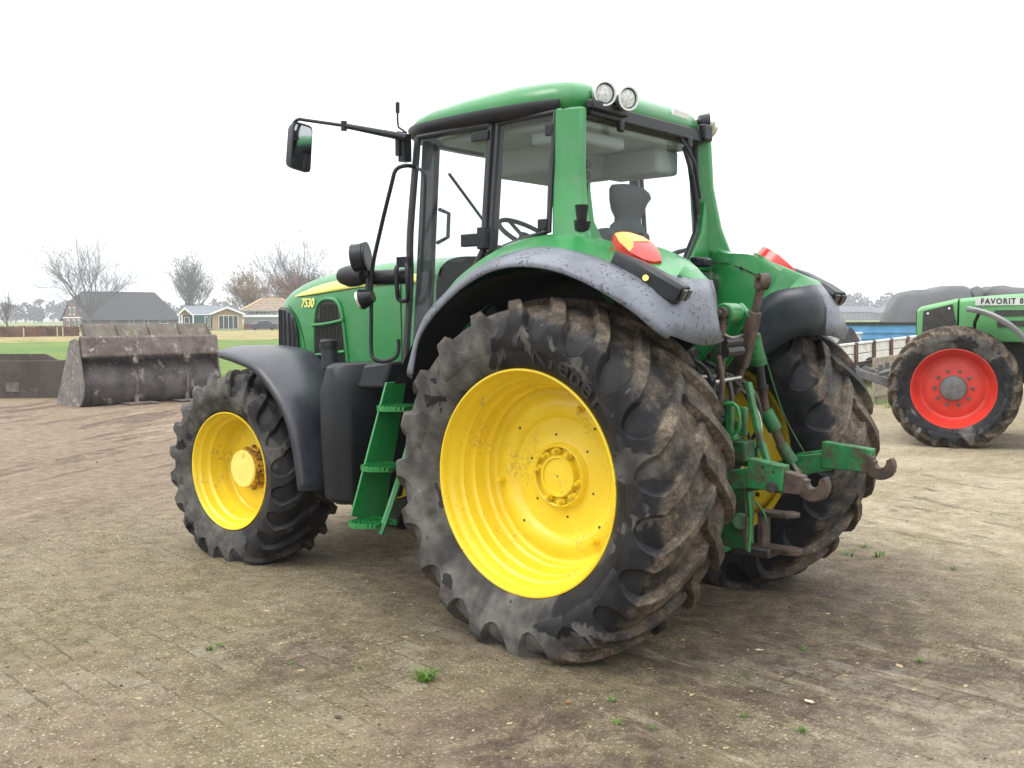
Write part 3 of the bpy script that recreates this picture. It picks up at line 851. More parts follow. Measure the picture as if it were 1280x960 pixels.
    sk.cyl(ms([ctrp], s)[0], ms([ctrp + out * .012], s)[0], .015, n=14); sk.build('side_reflector', M['decal'], B)
both(fender)

# --- cab
def ys(z): return .70 + (2.78 - z) * .113
CAB = MB()
def pillar(s):
    mb = MB()
    rings = []
    for z, dx, dy in ((2.80, 0, 0), (2.5, -.01, .02), (2.25, -.05, .055), (2.10, -.10, .085)):
        rings.append(ms([(.145 + dx * .5, .715 + dy, z), (.10 + dx, .712 + dy, z), (.0 + dx, .668 + dy, z), (-.005 + dx, .628 + dy, z), (.075, .575 + dy * .3, z), (.13, .60 + dy, z)], s))
    mb.loft(rings)
    # gusset at the foot
    mb.prism(ms([(.045, .60, 2.42), (.045, .66, 2.12), (.045, .66, 1.98), (.045, .40, 1.98), (.045, .405, 2.03), (.045, .56, 2.215)], s), (-.05, 0, 0))
    mb.build('cab_pillar', M['green'], TR, smooth=35, bevel=.012)
both(pillar)
def side_frame(s):
    """black door and window frames"""
    f = MB()
    A = [(1.195, ys(2.77), 2.77), (1.185, .78, 2.2), (1.17, ys(1.9), 1.9), (1.16, .86, 1.36)]
    f.tube(ms(A, s), .021, n=8, smooth=4)
    f.tube(ms([(1.195, ys(2.775), 2.775), (.9, ys(2.78) + .012, 2.775), (.6, ys(2.77) + .012, 2.77)], s), .016, n=8)
    f.tube(ms([(.605, ys(2.775), 2.775), (.60, ys(2.4), 2.4), (.595, ys(2.1), 2.08)], s), .022, n=8, smooth=3)
    f.tube(ms([(.595, ys(2.08), 2.08), (.70, ys(1.9), 1.90), (.85, ys(1.7), 1.68), (.93, ys(1.5), 1.42), (.95, ys(1.36), 1.36), (1.16, .86, 1.36)], s), .020, n=8, smooth=3)
    D = f.build('door', M['rubber_trim'], TR)
    g = MB()
    pts = [(1.19, ys(2.76), 2.76), (.615, ys(2.76), 2.76), (.60, ys(2.4), 2.4), (.60, ys(2.1), 2.09), (.70, ys(1.9), 1.90), (.85, ys(1.7), 1.69), (.93, ys(1.5), 1.43), (1.16, .86, 1.38), (1.17, ys(1.9), 1.9), (1.185, .78, 2.2)]
    g.add(ms(pts, s), [tuple(range(len(pts)))]); g.build('door_glass', M['glass'], D, smooth=0)
    h = MB()
    z = 1.90
    h.tube(ms([(1.20, .845, 2.02), (1.195, .885, 1.99), (1.185, .89, 1.87), (1.19, .87, 1.81), (1.12, .87, 1.81), (1.10, .885, 1.87), (1.105, .885, 1.99), (1.14, .85, 2.03)], s), .014, n=8, smooth=4)
    h.box(ms([(1.15, .862, 2.03)], s)[0], (.10, .035, .06)); h.build('door_handle', M['black'], D, bevel=.004)
    hg = MB(); hg.box(ms([(.66, ys(2.71) + .02, 2.715)], s)[0], (.13, .03, .055)); hg.build('door_hinge', M['black'], D, bevel=.006)
    hg = MB(); hg.box(ms([(.645, ys(2.13) + .02, 2.135)], s)[0], (.20, .035, .07)); hg.box(ms([(.575, ys(2.13) + .03, 2.14)], s)[0], (.06, .05, .12)); hg.build('door_hinge', M['black'], D, bevel=.006)
    w = MB()
    fr = [(.555, ys(2.775), 2.775), (.15, ys(2.785), 2.785), (.145, ys(2.5) + .01, 2.5), (.14, ys(2.16), 2.155), (.30, ys(2.12), 2.125), (.45, ys(2.09), 2.085), (.55, ys(2.07), 2.06), (.553, ys(2.4), 2.4), (.555, ys(2.775), 2.775)]
    w.tube(ms(fr, s), .016, n=8)
    W = w.build('side_window', M['rubber_trim'], TR)
    g = MB(); g.add(ms(fr[:-1], s), [tuple(range(len(fr) - 1))]); g.build('side_window_glass', M['glass'], W, smooth=0)
    cl = MB(); cl.box(ms([(.17, ys(2.70) + .012, 2.69)], s)[0], (.05, .03, .06)); cl.build('window_catch', M['black'], W, bevel=.006); cl = MB(); cl.box(ms([(.17, ys(2.19) + .012, 2.19)], s)[0], (.06, .03, .06)); cl.build('window_catch', M['black'], W, bevel=.006)
    # front pillar inside the glass
    p = MB(); p.loft([ms([(1.20, .66, 2.77), (1.24, .60, 2.77), (1.14, .56, 2.77), (1.10, .655, 2.77)], s), ms([(1.19, .72, 2.1), (1.23, .66, 2.1), (1.13, .62, 2.1), (1.09, .70, 2.1)], s), ms([(1.17, .80, 1.36), (1.21, .74, 1.36), (1.10, .70, 1.36), (1.06, .79, 1.36)], s)]); p.build('front_pillar', M['interior'], TR, bevel=.01)
    b = MB(); b.tube(ms([(.58, ys(2.78) - .04, 2.78), (.575, ys(2.1) - .04, 2.0), (.58, .74, 1.4)], s), .028, n=8); b.build('middle_pillar', M['interior'], TR)
both(side_frame)
# windscreen and rear window
def pane(name, pts, vec, parent=None):
    g = MB(); g.add(pts, [tuple(range(len(pts)))]); return g.build(name, M['glass'], parent or TR, smooth=0)
ws = []
for z in (2.75, 2.2, 1.40):
    w = .60 + (2.75 - z) * .1
    ws.append([(1.24 + .16 * (1 - (t / 1.0) ** 2), w * t, z) for t in (-1, -.66, -.33, 0, .33, .66, 1)])
g = MB(); g.loft(ws, closed=False, cap=False); g.build('windscreen', M['glass'], TR)
rw = [(.065, .575, 2.775), (.065, -.575, 2.775), (.055, -.585, 2.3), (.045, -.56, 2.22), (.03, -.40, 2.035), (.03, .40, 2.035), (.045, .56, 2.22), (.055, .585, 2.3)]
f = MB(); f.tube([Vector(p) for p in rw] + [Vector(rw[0])], .020, n=8); RW = f.build('rear_window', M['rubber_trim'], TR)
pane('rear_window_glass', rw, (-.005, 0, 0), RW)
mb = MB(); mb.tube([(.03, -.33, 2.79), (.0, -.37, 2.72), (-.02, -.44, 2.62), (-.02, -.50, 2.42)], .010, n=6); mb.tube([(.02, -.37, 2.72), (.005, -.45, 2.55), (.005, -.52, 2.33)], .012, n=6)
mb.box((.02, -.47, 2.52), (.02, .025, .46), Matrix.Rotation(-.28, 3, 'X')); mb.build('rear_wiper', M['rubber_trim'], RW)
# body below the rear window
mb = MB(); mb.box((.10, 0, 1.78), (.12, .95, .46)); mb.box((.02, 0, 1.93), (.10, .80, .16)); mb.build('cab_rear_panel', M['green'], TR, bevel=.02)
mb = MB(); mb.box((-.10, .33, 1.85), (.20, .24, .30)); mb.build('valve_cover', M['green'], TR, bevel=.012)
mb = MB(); mb.box((-.15, -.30, 2.02), (.10, .07, .05)); mb.box((-.12, -.34, 2.04), (.06, .16, .03)); mb.build('window_latch', M['black'], TR, bevel=.012)
mb = MB(); mb.cyl((-.045, .73, 2.15), (-.055, .735, 2.20), .040, .044, n=14); mb.cyl((-.05, .735, 2.20), (-.05, .735, 2.28), .026, .036, n=12); mb.build('beacon_socket', M['black'], TR)
# roof
mb = MB()
def roof_ring(z, k, front, rear, drop=0.0):
    pts = []
    pl = [(rear, 0), (rear, .40), (rear + .015, .56), (rear + .06, .635), (rear + .16, .69), (.40, .735), (.75, .742), (1.10, .715), (front - .18, .67), (front - .07, .60), (front - .015, .42), (front, 0)]
    full = pl + [(x, -y) for x, y in reversed(pl[1:-1])]
    cx = (front + rear) / 2
    for x, y in full:
        px = cx + (x - cx) * k; t = (px - rear) / (front - rear)
        pts.append((px, y * k, z - drop * max(0, t - .1) ** 1.3))
    return pts
pth = [(.135, .690), (.20, .716), (.40, .744), (.75, .752), (1.10, .725), (1.25, .690), (1.355, .615), (1.41, .42), (1.432, .15), (1.435, 0)]
pth = [(p.x, p.y) for p in cr([(x, y, 0) for x, y in pth], 3)]
pth = pth + [(x, -y) for x, y in reversed(pth[:-1])]
rings = []
for k, (x, y) in enumerate(pth):
    a_, b_ = pth[max(k - 1, 0)], pth[min(k + 1, len(pth) - 1)]
    d_ = Vector((b_[0] - a_[0], b_[1] - a_[1], 0)).normalized(); q_ = Vector((-d_.y, d_.x, 0))
    if q_.dot(Vector((x - .7, y, 0))) < 0: q_ = -q_
    c_ = Vector((x, y, 0)); e_ = .35 if k in (0, len(pth) - 1) else 1
    rings.append([c_ + Vector((0, 0, 2.852)), c_ + q_ * .006 + Vector((0, 0, 2.835)), c_ - q_ * .004 + Vector((0, 0, 2.80 - .0 * e_)), c_ - q_ * .045 + Vector((0, 0, 2.765)), c_ - q_ * .09 + Vector((0, 0, 2.765)), c_ - q_ * .09 + Vector((0, 0, 2.852))])
mb.loft(rings)
GUT = mb.build('roof_gutter', M['black'], TR, smooth=45)
mb = MB()
mb.loft([roof_ring(2.79, .96, 1.40, .04), roof_ring(2.80, .985, 1.42, .03), roof_ring(2.846, .998, 1.43, .022), roof_ring(2.88, 1.0, 1.43, .02, .015), roof_ring(2.925, .98, 1.42, .03, .042), roof_ring(2.96, .93, 1.40, .05, .062), roof_ring(2.983, .83, 1.37, .09, .072), roof_ring(2.994, .62, 1.3, .15, .072), roof_ring(2.998, .3, 1.0, .3, .06)])
ROOF = mb.build('cab_roof', M['green'], TR, smooth=60)
mb = MB(); mb.box((.60, 0, 2.755), (1.05, 1.18, .05)); mb.box((.85, -.15, 2.66), (.5, .62, .16), taper=1.15); mb.box((.40, -.45, 2.66), (.45, .24, .16)); mb.box((.30, .3, 2.70), (.3, .5, .08)); mb.build('headliner', M['headliner'], TR, bevel=.03)
mb = MB(); mb.prism([(.035, .60, 2.845), (.035, -.60, 2.845), (.03, -.585, 2.765), (.03, .585, 2.765)], (-.028, 0, 0)); mb.box((.005, -.60, 2.83), (.05, .10, .10)); mb.box((.012, .30, 2.75), (.03, .05, .07)); mb.box((.012, -.42, 2.75), (.03, .05, .07)); mb.build('roof_rear_panel', M['black'], TR, bevel=.012)
mb = MB(); mb.box((.03, -.34, 2.905), (.012, .17, .045), Matrix.Rotation(-.35, 3, 'Y')); mb.build('roof_sticker', M['white'], ROOF)
# roof work lights
def lamp(c, d, r, name='work_light'):
    c, d = Vector(c), Vector(d).normalized()
    m_ = MB(); m_.cyl(c - d * .075, c - d * .01, r * .72, r * .98, n=28); m_.cyl(c - d * .09, c - d * .075, r * .3, n=12)
    L_ = m_.build(name, M['black'], TR)
    a = d.orthogonal().normalized(); b = d.cross(a)
    bz = MB(); rings = []
    for h, q in ((-.016, 1.0), (.010, 1.03), (.018, .99), (.018, .84), (.004, .80)):
        rings.append([c + d * h + (a * math.cos(2 * PI * i / 32) + b * math.sin(2 * PI * i / 32)) * r * q for i in range(32)])
    bz.loft(rings, cap=False); bz.build('lamp_bezel', M['chrome'], L_)
    dk = MB(); dk.loft([[c + d * .003 + (a * math.cos(2 * PI * i / 32) + b * math.sin(2 * PI * i / 32)) * r * q for i in range(32)] for q in (.82, .70)], cap=False); dk.build('lamp_gasket', M['rubber_trim'], L_)
    ln = MB(); rings = []
    for h, q in ((.004, .72), (.010, .56), (.013, .3), (.014, .01)):
        rings.append([c + d * h + (a * math.cos(2 * PI * i / 28) + b * math.sin(2 * PI * i / 28)) * r * q for i in range(28)])
    ln.loft(rings, cap=False); ln.build('lamp_glass', M['lens'], L_)
    return L_
lamp((-0.020, 0.500, 2.887), (-.86, .50, -.10), .066)
lamp((-0.065, 0.350, 2.879), (-.92, .38, -.10), .066)
lamp((0.030, -0.700, 2.907), (-.70, -.70, -.05), .062)
lamp((0.041, -0.740, 2.884), (-.55, -.82, -.25), .052)
mb = MB(); mb.box((.0, .44, 2.82), (.05, .34, .05)); mb.build('lamp_bracket', M['black'], TR, bevel=.01)
mb = MB(); mb.tube([(.0, -.58, 2.83), (.06, -.66, 2.86)], .014); mb.build('lamp_bracket', M['black'], TR)
# antenna, mirror, grab rail
mb = MB(); p = Vector((1.414, 0.660, 2.863)); mb.tube([(1.336, 0.660, 2.825), (1.406, 0.660, 2.867), (1.413, 0.660, 2.911), (1.411, 0.660, 3.017)], .007, n=6); mb.tube([(1.412, 0.660, 2.954), (1.411, 0.660, 3.017)], .013, n=8); mb.build('antenna', M['black'], TR)
mb = MB(); a0, a1, a2 = Vector((1.166, 0.820, 2.755)), Vector((1.487, 1.020, 2.837)), Vector((1.728, 1.160, 2.885))
mb.tube([a0, a0.lerp(a1, .15), a1], [.024, .022, .015], n=8); mb.tube([a1, a1.lerp(a2, .9), a2, Vector((1.756, 1.180, 2.862)), Vector((1.766, 1.180, 2.798))], .010, n=8, smooth=3)
mb.cyl(a1 - Vector((0, 0, .03)), a1 + Vector((0, 0, .025)), .018, n=10); mb.box(Vector((1.202, 0.800, 2.701)), (.05, .06, .16)); mb.box(Vector((1.221, 0.820, 2.724)), (.03, .05, .14))
MIR = mb.build('mirror_arm', M['black'], TR)
tl_, tr_, br_, bl_ = [Vector(p) for p in ((1.720, 1.207, 2.868), (1.720, 1.066, 2.855), (1.720, 1.090, 2.572), (1.720, 1.236, 2.594))]
cen = (tl_ + tr_ + br_ + bl_) / 4
mb = MB()
def rr(k, dx, sk=0.0):
    out = []
    for q0, q1, q2 in ((bl_, tl_, tr_), (tl_, tr_, br_), (tr_, br_, bl_), (br_, bl_, tl_)):
        e = .03
        p0 = q1 + (q0 - q1).normalized() * e; p2 = q1 + (q2 - q1).normalized() * e
        for t in (0, .5, 1): out.append(((p0 * (1 - t) ** 2 + q1 * 2 * t * (1 - t) + p2 * t * t) - cen) * k + cen + Vector((dx, 0, 0)))
    return out
mb.loft([rr(1.0, 0), rr(1.0, .02), rr(.9, .06), rr(.6, .075)]); mb.build('mirror_housing', M['black'], MIR, smooth=40)
mb = MB(); mb.loft([rr(.90, -.001), rr(.90, -.004)]); mb.build('mirror_glass', M['mirror'], MIR, smooth=0)
mb = MB(); mb.tube([(1.074, 0.840, 2.573), (1.062, 0.920, 2.572), (1.106, 0.960, 2.549), (1.137, 0.970, 2.461), (1.238, 0.970, 2.203), (1.324, 0.960, 1.974), (1.336, 0.960, 1.716), (1.340, 0.960, 1.522), (1.320, 0.960, 1.465), (1.262, 0.930, 1.447), (1.197, 0.900, 1.471), (1.190, 0.880, 1.522), (1.189, 0.880, 1.579)], .0122, n=10, smooth=3); mb.tube([(1.074, 0.840, 2.573), (1.008, 0.840, 2.534), (0.996, 0.840, 2.424), (1.005, 0.870, 1.967)], .010, n=8, smooth=3); mb.build('grab_rail', M['black'], TR)
# front corner lamps on their bracket
mb = MB(); mb.tube([(1.200, 0.800, 1.952), (1.357, 0.900, 1.944), (1.431, 0.930, 1.950)], .045, n=12); mb.build('lamp_arm', M['black'], TR)
mb = MB(); pa, pb = Vector((1.377, 0.970, 1.952)), Vector((1.597, 0.970, 1.959))
mb.tube([pa, pa.lerp(pb, .25), pa.lerp(pb, .6), pb.lerp(pa, .08), pb], [.045, .060, .066, .05, .012], n=18); mb.build('indicator_housing', M['black'], TR, smooth=50)
mb = MB(); pc = Vector((1.392, 0.980, 2.065)); dv = Vector((.75, .45, -.1)).normalized()
mb.cyl(pc - dv * .04, pc + dv * .05, .075, .082, n=22)
for k in range(5): mb.cyl(pc - dv * (.038 - k * .018), pc - dv * (.030 - k * .018), .086 - .003 * k, n=22)
mb.tube([pc, Vector((1.374, 0.960, 1.952))], .016); mb.build('work_light', M['black'], TR, smooth=40)
mb = MB(); pc = Vector((1.347, 0.980, 1.824)); dv = Vector((.8, .35, -.25)).normalized(); mb.cyl(pc - dv * .04, pc + dv * .035, .036, .062, n=20); mb.tube([pc, Vector((1.360, 0.960, 1.938))], .014); WL = mb.build('work_light', M['black'], TR, smooth=40)
mb = MB(); mb.cyl(pc + dv * .035, pc + dv * .052, .061, .058, n=20); mb.build('lamp_bezel', M['chrome'], WL)

# --- inside the cab
mb = MB()
sx, sy = .22, -.06
mb.loft([[(sx + .11, sy + y, 1.82) for y in (-.24, .24)] + [(sx, sy + y, 1.82) for y in (.24, -.24)], [(sx + .09, sy + y, 2.22) for y in (-.23, .23)] + [(sx - .04, sy + y, 2.22) for y in (.23, -.23)]])
mb.box((sx + .28, sy, 1.84), (.48, .50, .13)); mb.box((sx + .2, sy, 1.6), (.4, .36, .4)); mb.build('seat', M['interior'], TR, bevel=.045, segs=4)
mb = MB()
hr = [(2.20, .17, .05, 0), (2.235, .165, .055, 0), (2.26, .12, .05, 0), (2.285, .115, .05, 0), (2.33, .15, .06, 0), (2.38, .175, .065, -.01), (2.415, .20, .065, -.03), (2.445, .19, .065, -.02), (2.47, .15, .055, .0), (2.48, .08, .03, .0)]
mb.loft([[(sx - .01 + t_ * math.cos(2 * PI * i / 24), sy + o_ + w_ * math.sin(2 * PI * i / 24), z_) for i in range(24)] for z_, w_, t_, o_ in hr]); mb.build('headrest', M['interior'], TR, smooth=60)
mb = MB(); c = Vector((.93, 0, 2.22)); ax = Vector((-.55, 0, .84)).normalized(); a = Vector((0, 1, 0)); b = ax.cross(a)
mb.tube([c + (a * math.cos(t) + b * math.sin(t)) * .20 for t in [2 * PI * i / 36 for i in range(37)]], .015, n=8, cap=False)
for t in (.5, 2.6, 4.7): mb.tube([c - ax * .03, c + (a * math.cos(t) + b * math.sin(t)) * .19], .012, n=6)
mb.cyl(c - ax * .05, c, .05, n=14); mb.cyl(c - ax * .45, c - ax * .05, .05, .035, n=12); mb.build('steering_wheel', M['interior'], TR)
mb = MB(); mb.box((1.12, 0, 1.83), (.22, .36, .5), taper=.9); mb.box((1.10, 0, 2.08), (.16, .34, .10), Matrix.Rotation(.5, 3, 'Y')); mb.box((.55, -.46, 1.80), (.75, .22, .35)); mb.box((.72, -.46, 2.0), (.3, .14, .06)); mb.tube([(.8, -.40, 1.95), (.85, -.38, 2.2)], .012); mb.cyl((.85, -.38, 2.19), (.86, -.38, 2.26), .022); mb.box((.85, .5, 1.78), (.2, .12, .28)); mb.build('cab_console', M['interior'], TR, bevel=.025)
mb = MB(); mb.tube([(.62, -.70, 2.62), (.60, -.66, 2.50)], .012); mb.box((.60, -.62, 2.42), (.03, .10, .14)); mb.tube([(1.10, .62, 2.35), (1.02, .62, 2.32), (1.02, .63, 2.18), (1.10, .64, 2.15)], .012, n=6); mb.build('grab_handle', M['interior'], TR)

# seams, fixings and small fittings on the bodywork
mb = MB(); mb.tube(on_hood([(1.62, 1.29), (1.62, 1.6), (1.63, 1.88), (1.64, 2.0)], 1, .001), .004, n=4); mb.tube(on_hood([(1.62, 1.29), (1.62, 1.6), (1.63, 1.88), (1.64, 2.0)], -1, .001), .004, n=4); mb.tube(on_hood([(2.95, 1.80), (2.80, 1.70), (2.70, 1.50), (2.68, 1.30)], 1, .001), .003, n=4, smooth=3); mb.build('hood_seam', M['rubber_trim'], HOOD)
# seam along the inside of the far and near fender with its bolts
for s in (1, -1):
    sm = cr([(-.05, .530, 2.03), (-.20, .512, 2.02), (-.36, .502, 1.965), (-.48, .497, 1.90)], 5)
    mb = MB(); mb.tube(ms(sm, s), .004, n=4)
    for p in (sm[2], sm[8], sm[14]):
        q = ms([p], s)[0]; mb.cyl(q, q + Vector((0, -.008 * s, 0)), .010, n=8)
    mb.build('fender_seam', M['rubber_trim'], TR)
mb = MB(); mb.tube([(.075, .60, 2.80), (.02, .66, 2.80), (.10, .712, 2.795)], .004, n=4); mb.build('roof_seam', M['rubber_trim'], ROOF)
# things seen through the glass: monitor, levers, armrest, far mirror
mb = MB(); mb.box((.86, -.34, 2.20), (.04, .18, .15), Matrix.Rotation(.5, 3, 'Z')); mb.tube([(.84, -.36, 2.12), (.80, -.42, 1.95)], .014); mb.build('cab_monitor', M['interior'], TR, bevel=.01)
mb = MB()
for x, y, h in ((.55, -.40, .22), (.62, -.42, .18), (.48, -.43, .16)): mb.tube([(x, y, 1.98), (x + .03, y, 1.98 + h)], .010, n=6); mb.cyl((x + .03, y, 1.98 + h), (x + .035, y, 2.03 + h), .022, n=8)
mb.build('control_lever', M['rubber_trim'], TR)
mb = MB(); mb.box((.45, -.33, 2.02), (.42, .10, .07)); mb.box((.30, .24, 2.04), (.34, .07, .06)); mb.build('armrest', M['interior'], TR, bevel=.02)
mb = MB(); mb.tube([(1.22, -.72, 2.76), (1.35, -1.0, 2.80), (1.45, -1.25, 2.78)], .012, n=6); mb.box((1.50, -1.30, 2.58), (.06, .20, .36)); mb.build('mirror_arm', M['black'], TR, bevel=.015)
mb = MB(); mb.cyl((.06, .55, 2.52), (.045, .55, 2.52), .022, n=12); mb.cyl((.06, .55, 2.46), (.045, .55, 2.46), .022, n=12); mb.build('window_hinge', M['rubber_trim'], RW)
mb = MB(); mb.tube([(1.30, -.10, 2.02), (1.36, -.05, 2.35), (1.35, .28, 2.62)], .010, n=6); mb.build('front_wiper', M['rubber_trim'], TR)

# --- rear linkage
def bar(mb, pts, w, t, up=(0, 0, 1)):
    """flat bar along points: w tall, t thick"""
    rings = []
    P_ = [Vector(p) for p in pts]
    for i, p in enumerate(P_):
        d = (P_[min(i + 1, len(P_) - 1)] - P_[max(i - 1, 0)]).normalized()
        u = Vector(up); u = (u - d * u.dot(d)).normalized(); sd = d.cross(u)
        ww = w[i] if isinstance(w, (list, tuple)) else w
        rings.append([p + u * ww / 2 * a + sd * t / 2 * b for a, b in ((1, 1), (1, -1), (-1, -1), (-1, 1))])
    mb.loft(rings)
    return mb
def hook(mb, c, d, r=.055, t=.05):
    """open claw: an arc of a thick bar in the vertical plane through d"""
    d = Vector(d); d.z = 0; d.normalize()
    up = Vector((0, 0, 1)); sd = d.cross(up)
    rings = []
    for k in range(13):
        a = R(-205 + k * 235 / 12)
        w = .034 if k < 9 else .034 - .004 * (k - 8)
        o = d * math.cos(a) + up * math.sin(a)
        cc = Vector(c) + o * r
        rings.append([cc + o * w + sd * t / 2, cc + o * w - sd * t / 2, cc - o * w * .9 - sd * t / 2, cc - o * w * .9 + sd * t / 2])
    mb.loft(rings)
def lower_arm(s):
    mb = MB()
    y0, y1 = .34, .42
    bar(mb, ms([(.05, y0, .60), (-.30, y0 + .03, .70), (-.72, y1, .86), (-.90, y1, .90)], s), [.11, .11, .115, .10], .035)
    A = mb.build('lower_link_arm', M['green_worn'], TR, bevel=.006)
    e_ = .0 if s > 0 else .09
    p = MB(); bar(p, ms([(-.70, y1 + .028, .875), (-.93, y1 + .028, .925)], s), [.10, .10], .022); bar(p, ms([(-.86, y1 + .01, .935), (-1.05 - e_, y1 + .01, .925)], s), [.15, .125], .07); p.build('link_end_plate', M['green_worn'], A, bevel=.006)
    h = MB(); bar(h, ms([(-1.0 - e_ * 1.1, y1, .91), (-1.14, y1, .90)], s), [.12, .09], .06); hook(h, ms([(-1.185, y1, .915)], s)[0], (-1, 0, 0)); h.build('hook_end', M['rust'], A, bevel=.006)
    ho = MB()
    for x, z in ((-.945, .975), (-.945, .925), (-1.0, .955)):
        q = ms([(x, y1 + .046, z)], s)[0]; ho.cyl(q - Vector((0, .004 * s, 0)), q + Vector((0, .002 * s, 0)), .009, n=8)
    ho.build('pin', M['dark'], A)
both(lower_arm)
# right-hand link lies further up and back in view, with its own box end
# top link parked upright
mb = MB()
t0, t1 = Vector((-0.745, 0.100, 1.885)), Vector((-0.568, 0.060, 1.290))
d = (t1 - t0)
bar(mb, [t0 + d * .04, t0 + d * .22, t0 + d * .27], [.050, .036, .042], .036, (0, 1, 0))
bar(mb, [t0 + d * .26, t0 + d * .34, t0 + d * .72, t0 + d * .76], [.05, .066, .066, .05], .062, (0, 1, 0))
bar(mb, [t0 + d * .74, t0 + d * 1.0], [.046, .04], .04, (0, 1, 0))
TL = mb.build('top_link', M['rust'], TR, bevel=.008)
mb = MB(); ax = Vector((.6, .8, 0)).normalized()
rings = []
for h, r_ in ((-.026, .044), (.026, .044), (.026, .022), (-.026, .022), (-.026, .044)):
    e1 = d.normalized(); e2 = ax.cross(e1).normalized()
    rings.append([t0 + ax * h + (e1 * math.cos(2 * PI * i / 22) + e2 * math.sin(2 * PI * i / 22)) * r_ for i in range(22)])
mb.loft(rings, cap=False); mb.build('link_eye', M['rust'], TL)
# lift arms and rods
def lift_side(s):
    if s > 0:
        mb = MB(); bar(mb, [(-.30, .22, 1.45), (-.48, .22, 1.62), (-.62, .22, 1.72)], [.22, .17, .10], .04); mb.cyl((-.62, .16, 1.72), (-.62, .28, 1.72), .055, n=18)
        mb.cyl((-.62, .12, 1.72), (-.62, .16, 1.72), .04, n=16)
        bar(mb, [(-.36, .10, 1.45), (-.52, .10, 1.62), (-.66, .10, 1.74)], [.22, .16, .10], .035)
        A = mb.build('lift_arm', M['green'], TR, bevel=.008)
        mb = MB(); mb.cyl((-.62, .29, 1.72), (-.60, .27, 1.38), .022, n=12); mb.cyl((-.62, .27, 1.72), (-.62, .32, 1.72), .034, n=14); mb.build('lift_ram', M['rust'], A)
        mb = MB(); bar(mb, [(-0.679, 0.120, 1.358), (-0.753, 0.140, 1.102), (-0.819, 0.160, 0.943)], [.044, .042, .040], .03, (0, 1, 0))
        mb.build('stabiliser_bar', M['green_worn'], TR, bevel=.006)
    else:
        mb = MB(); bar(mb, [(-.20, -.24, 1.35), (-.38, -.22, 1.52), (-.55, -.18, 1.60)], [.16, .11, .07], .04); A = mb.build('lift_arm', M['green'], TR, bevel=.01)
        p = [Vector((-0.568, -0.160, 1.605)), Vector((-0.573, -0.200, 1.462)), Vector((-0.574, -0.250, 1.299)), Vector((-0.585, -0.280, 1.162)), Vector((-0.620, -0.310, 1.076)), Vector((-0.656, -0.340, 0.962)), Vector((-0.701, -0.370, 0.881)), Vector((-0.760, -0.410, 0.764))]
        mb = MB(); mb.tube([p[0], p[1]], [.034, .040], n=12); mb.cyl(p[1] - (p[2] - p[1]) * .1, p[1] + (p[2] - p[1]) * .15, .044, n=12)
        mb.build('lift_rod_sleeve', M['green_worn'], A)
        mb = MB(); mb.tube([p[1], p[2]], .026, n=12); mb.cyl(p[2] - (p[2] - p[1]) * .10, p[2], .036, n=12); mb.build('lift_rod_boot', M['hose'], A)
        mb = MB(); mb.tube([p[2], p[3]], .022, n=10); mb.tube([p[4], p[5]], .026, n=10); mb.build('lift_rod', M['rust'], A)
        mb = MB(); mb.tube([p[3].lerp(p[4], -.15), p[4].lerp(p[3], -.1)], .042, n=12); mb.tube([p[5].lerp(p[4], .2), p[6]], [.034, .044, .040], n=12); mb.build('lift_rod_body', M['green_cast'], A)
        mb = MB(); mb.tube([p[6], p[7] + Vector((0, .015, 0))], .010, n=8); mb.tube([p[6], p[7] + Vector((0, -.02, .02))], .008, n=8); mb.build('lift_rod_pull', M['steel'], A)
        mb = MB(); mb.tube([p[0] + Vector((0, -.05, 0)), p[3] + Vector((-.05, -.10, 0)), p[6] + Vector((-.05, -.1, 0)), p[7]], .0045, n=6, smooth=4); mb.build('lift_hose', M['green_cast'], A)
both(lift_side)
# PTO guard, drawbar frame and clevis
mb = MB()
c_ = Vector((-0.672, 0.300, 1.185)); mb.box(c_, (.05, .03, .17)); mb.box(c_ + Vector((-.05, -.05, -.02)), (.05, .03, .15)); mb.box(c_ + Vector((.02, -.03, -.10)), (.12, .10, .04)); mb.build('linkage_bracket', M['green_worn'], TR, bevel=.012)
mb = MB(); mb.box(Vector((-0.636, 0.100, 0.992)), (.10, .12, .11)); mb.build('linkage_block', M['green_cast'], TR, bevel=.012)
mb = MB(); mb.box((-.52, .06, 1.00), (.22, .34, .025)); mb.box((-.52, .225, .94), (.22, .018, .13)); mb.box((-.52, -.11, .94), (.22, .018, .13)); mb.build('pto_guard', M['green_cast'], TR, bevel=.006)
mb = MB(); mb.cyl((-.38, .06, .88), (-.62, .06, .88), .022, n=12); mb.cyl((-.36, .06, .88), (-.40, .06, .88), .075, n=16); mb.build('pto_shaft', M['steel'], TR)
mb = MB(); mb.box((-.40, .24, .58), (.34, .05, .34)); mb.box((-.40, -.16, .60), (.34, .05, .40)); mb.box((-.34, .04, .72), (.10, .40, .12)); mb.box((-.42, .04, .46), (.32, .40, .04)); mb.box((-.30, .40, 1.06), (.10, .10, .20)); mb.box((-.30, .36, .80), (.12, .10, .35)); mb.build('drawbar_frame', M['green_cast'], TR, bevel=.01)
mb = MB(); mb.box((-.52, .03, .45), (.55, .12, .05)); mb.build('drawbar', M['dark'], TR, bevel=.01)
mb = MB(); bx_ = -.72
mb.box((bx_, .0, .56), (.035, .09, .21)); mb.box((bx_ - .075, .0, .655), (.17, .10, .026)); mb.box((bx_ - .075, .0, .465), (.19, .11, .030))
mb.cyl((bx_ - .15, .0, .648), (bx_ - .15, .0, .672), .05, n=18); mb.cyl((bx_ - .16, .0, .45), (bx_ - .16, .0, .482), .055, n=18); mb.build('clevis', M['rust'], TR, bevel=.006)
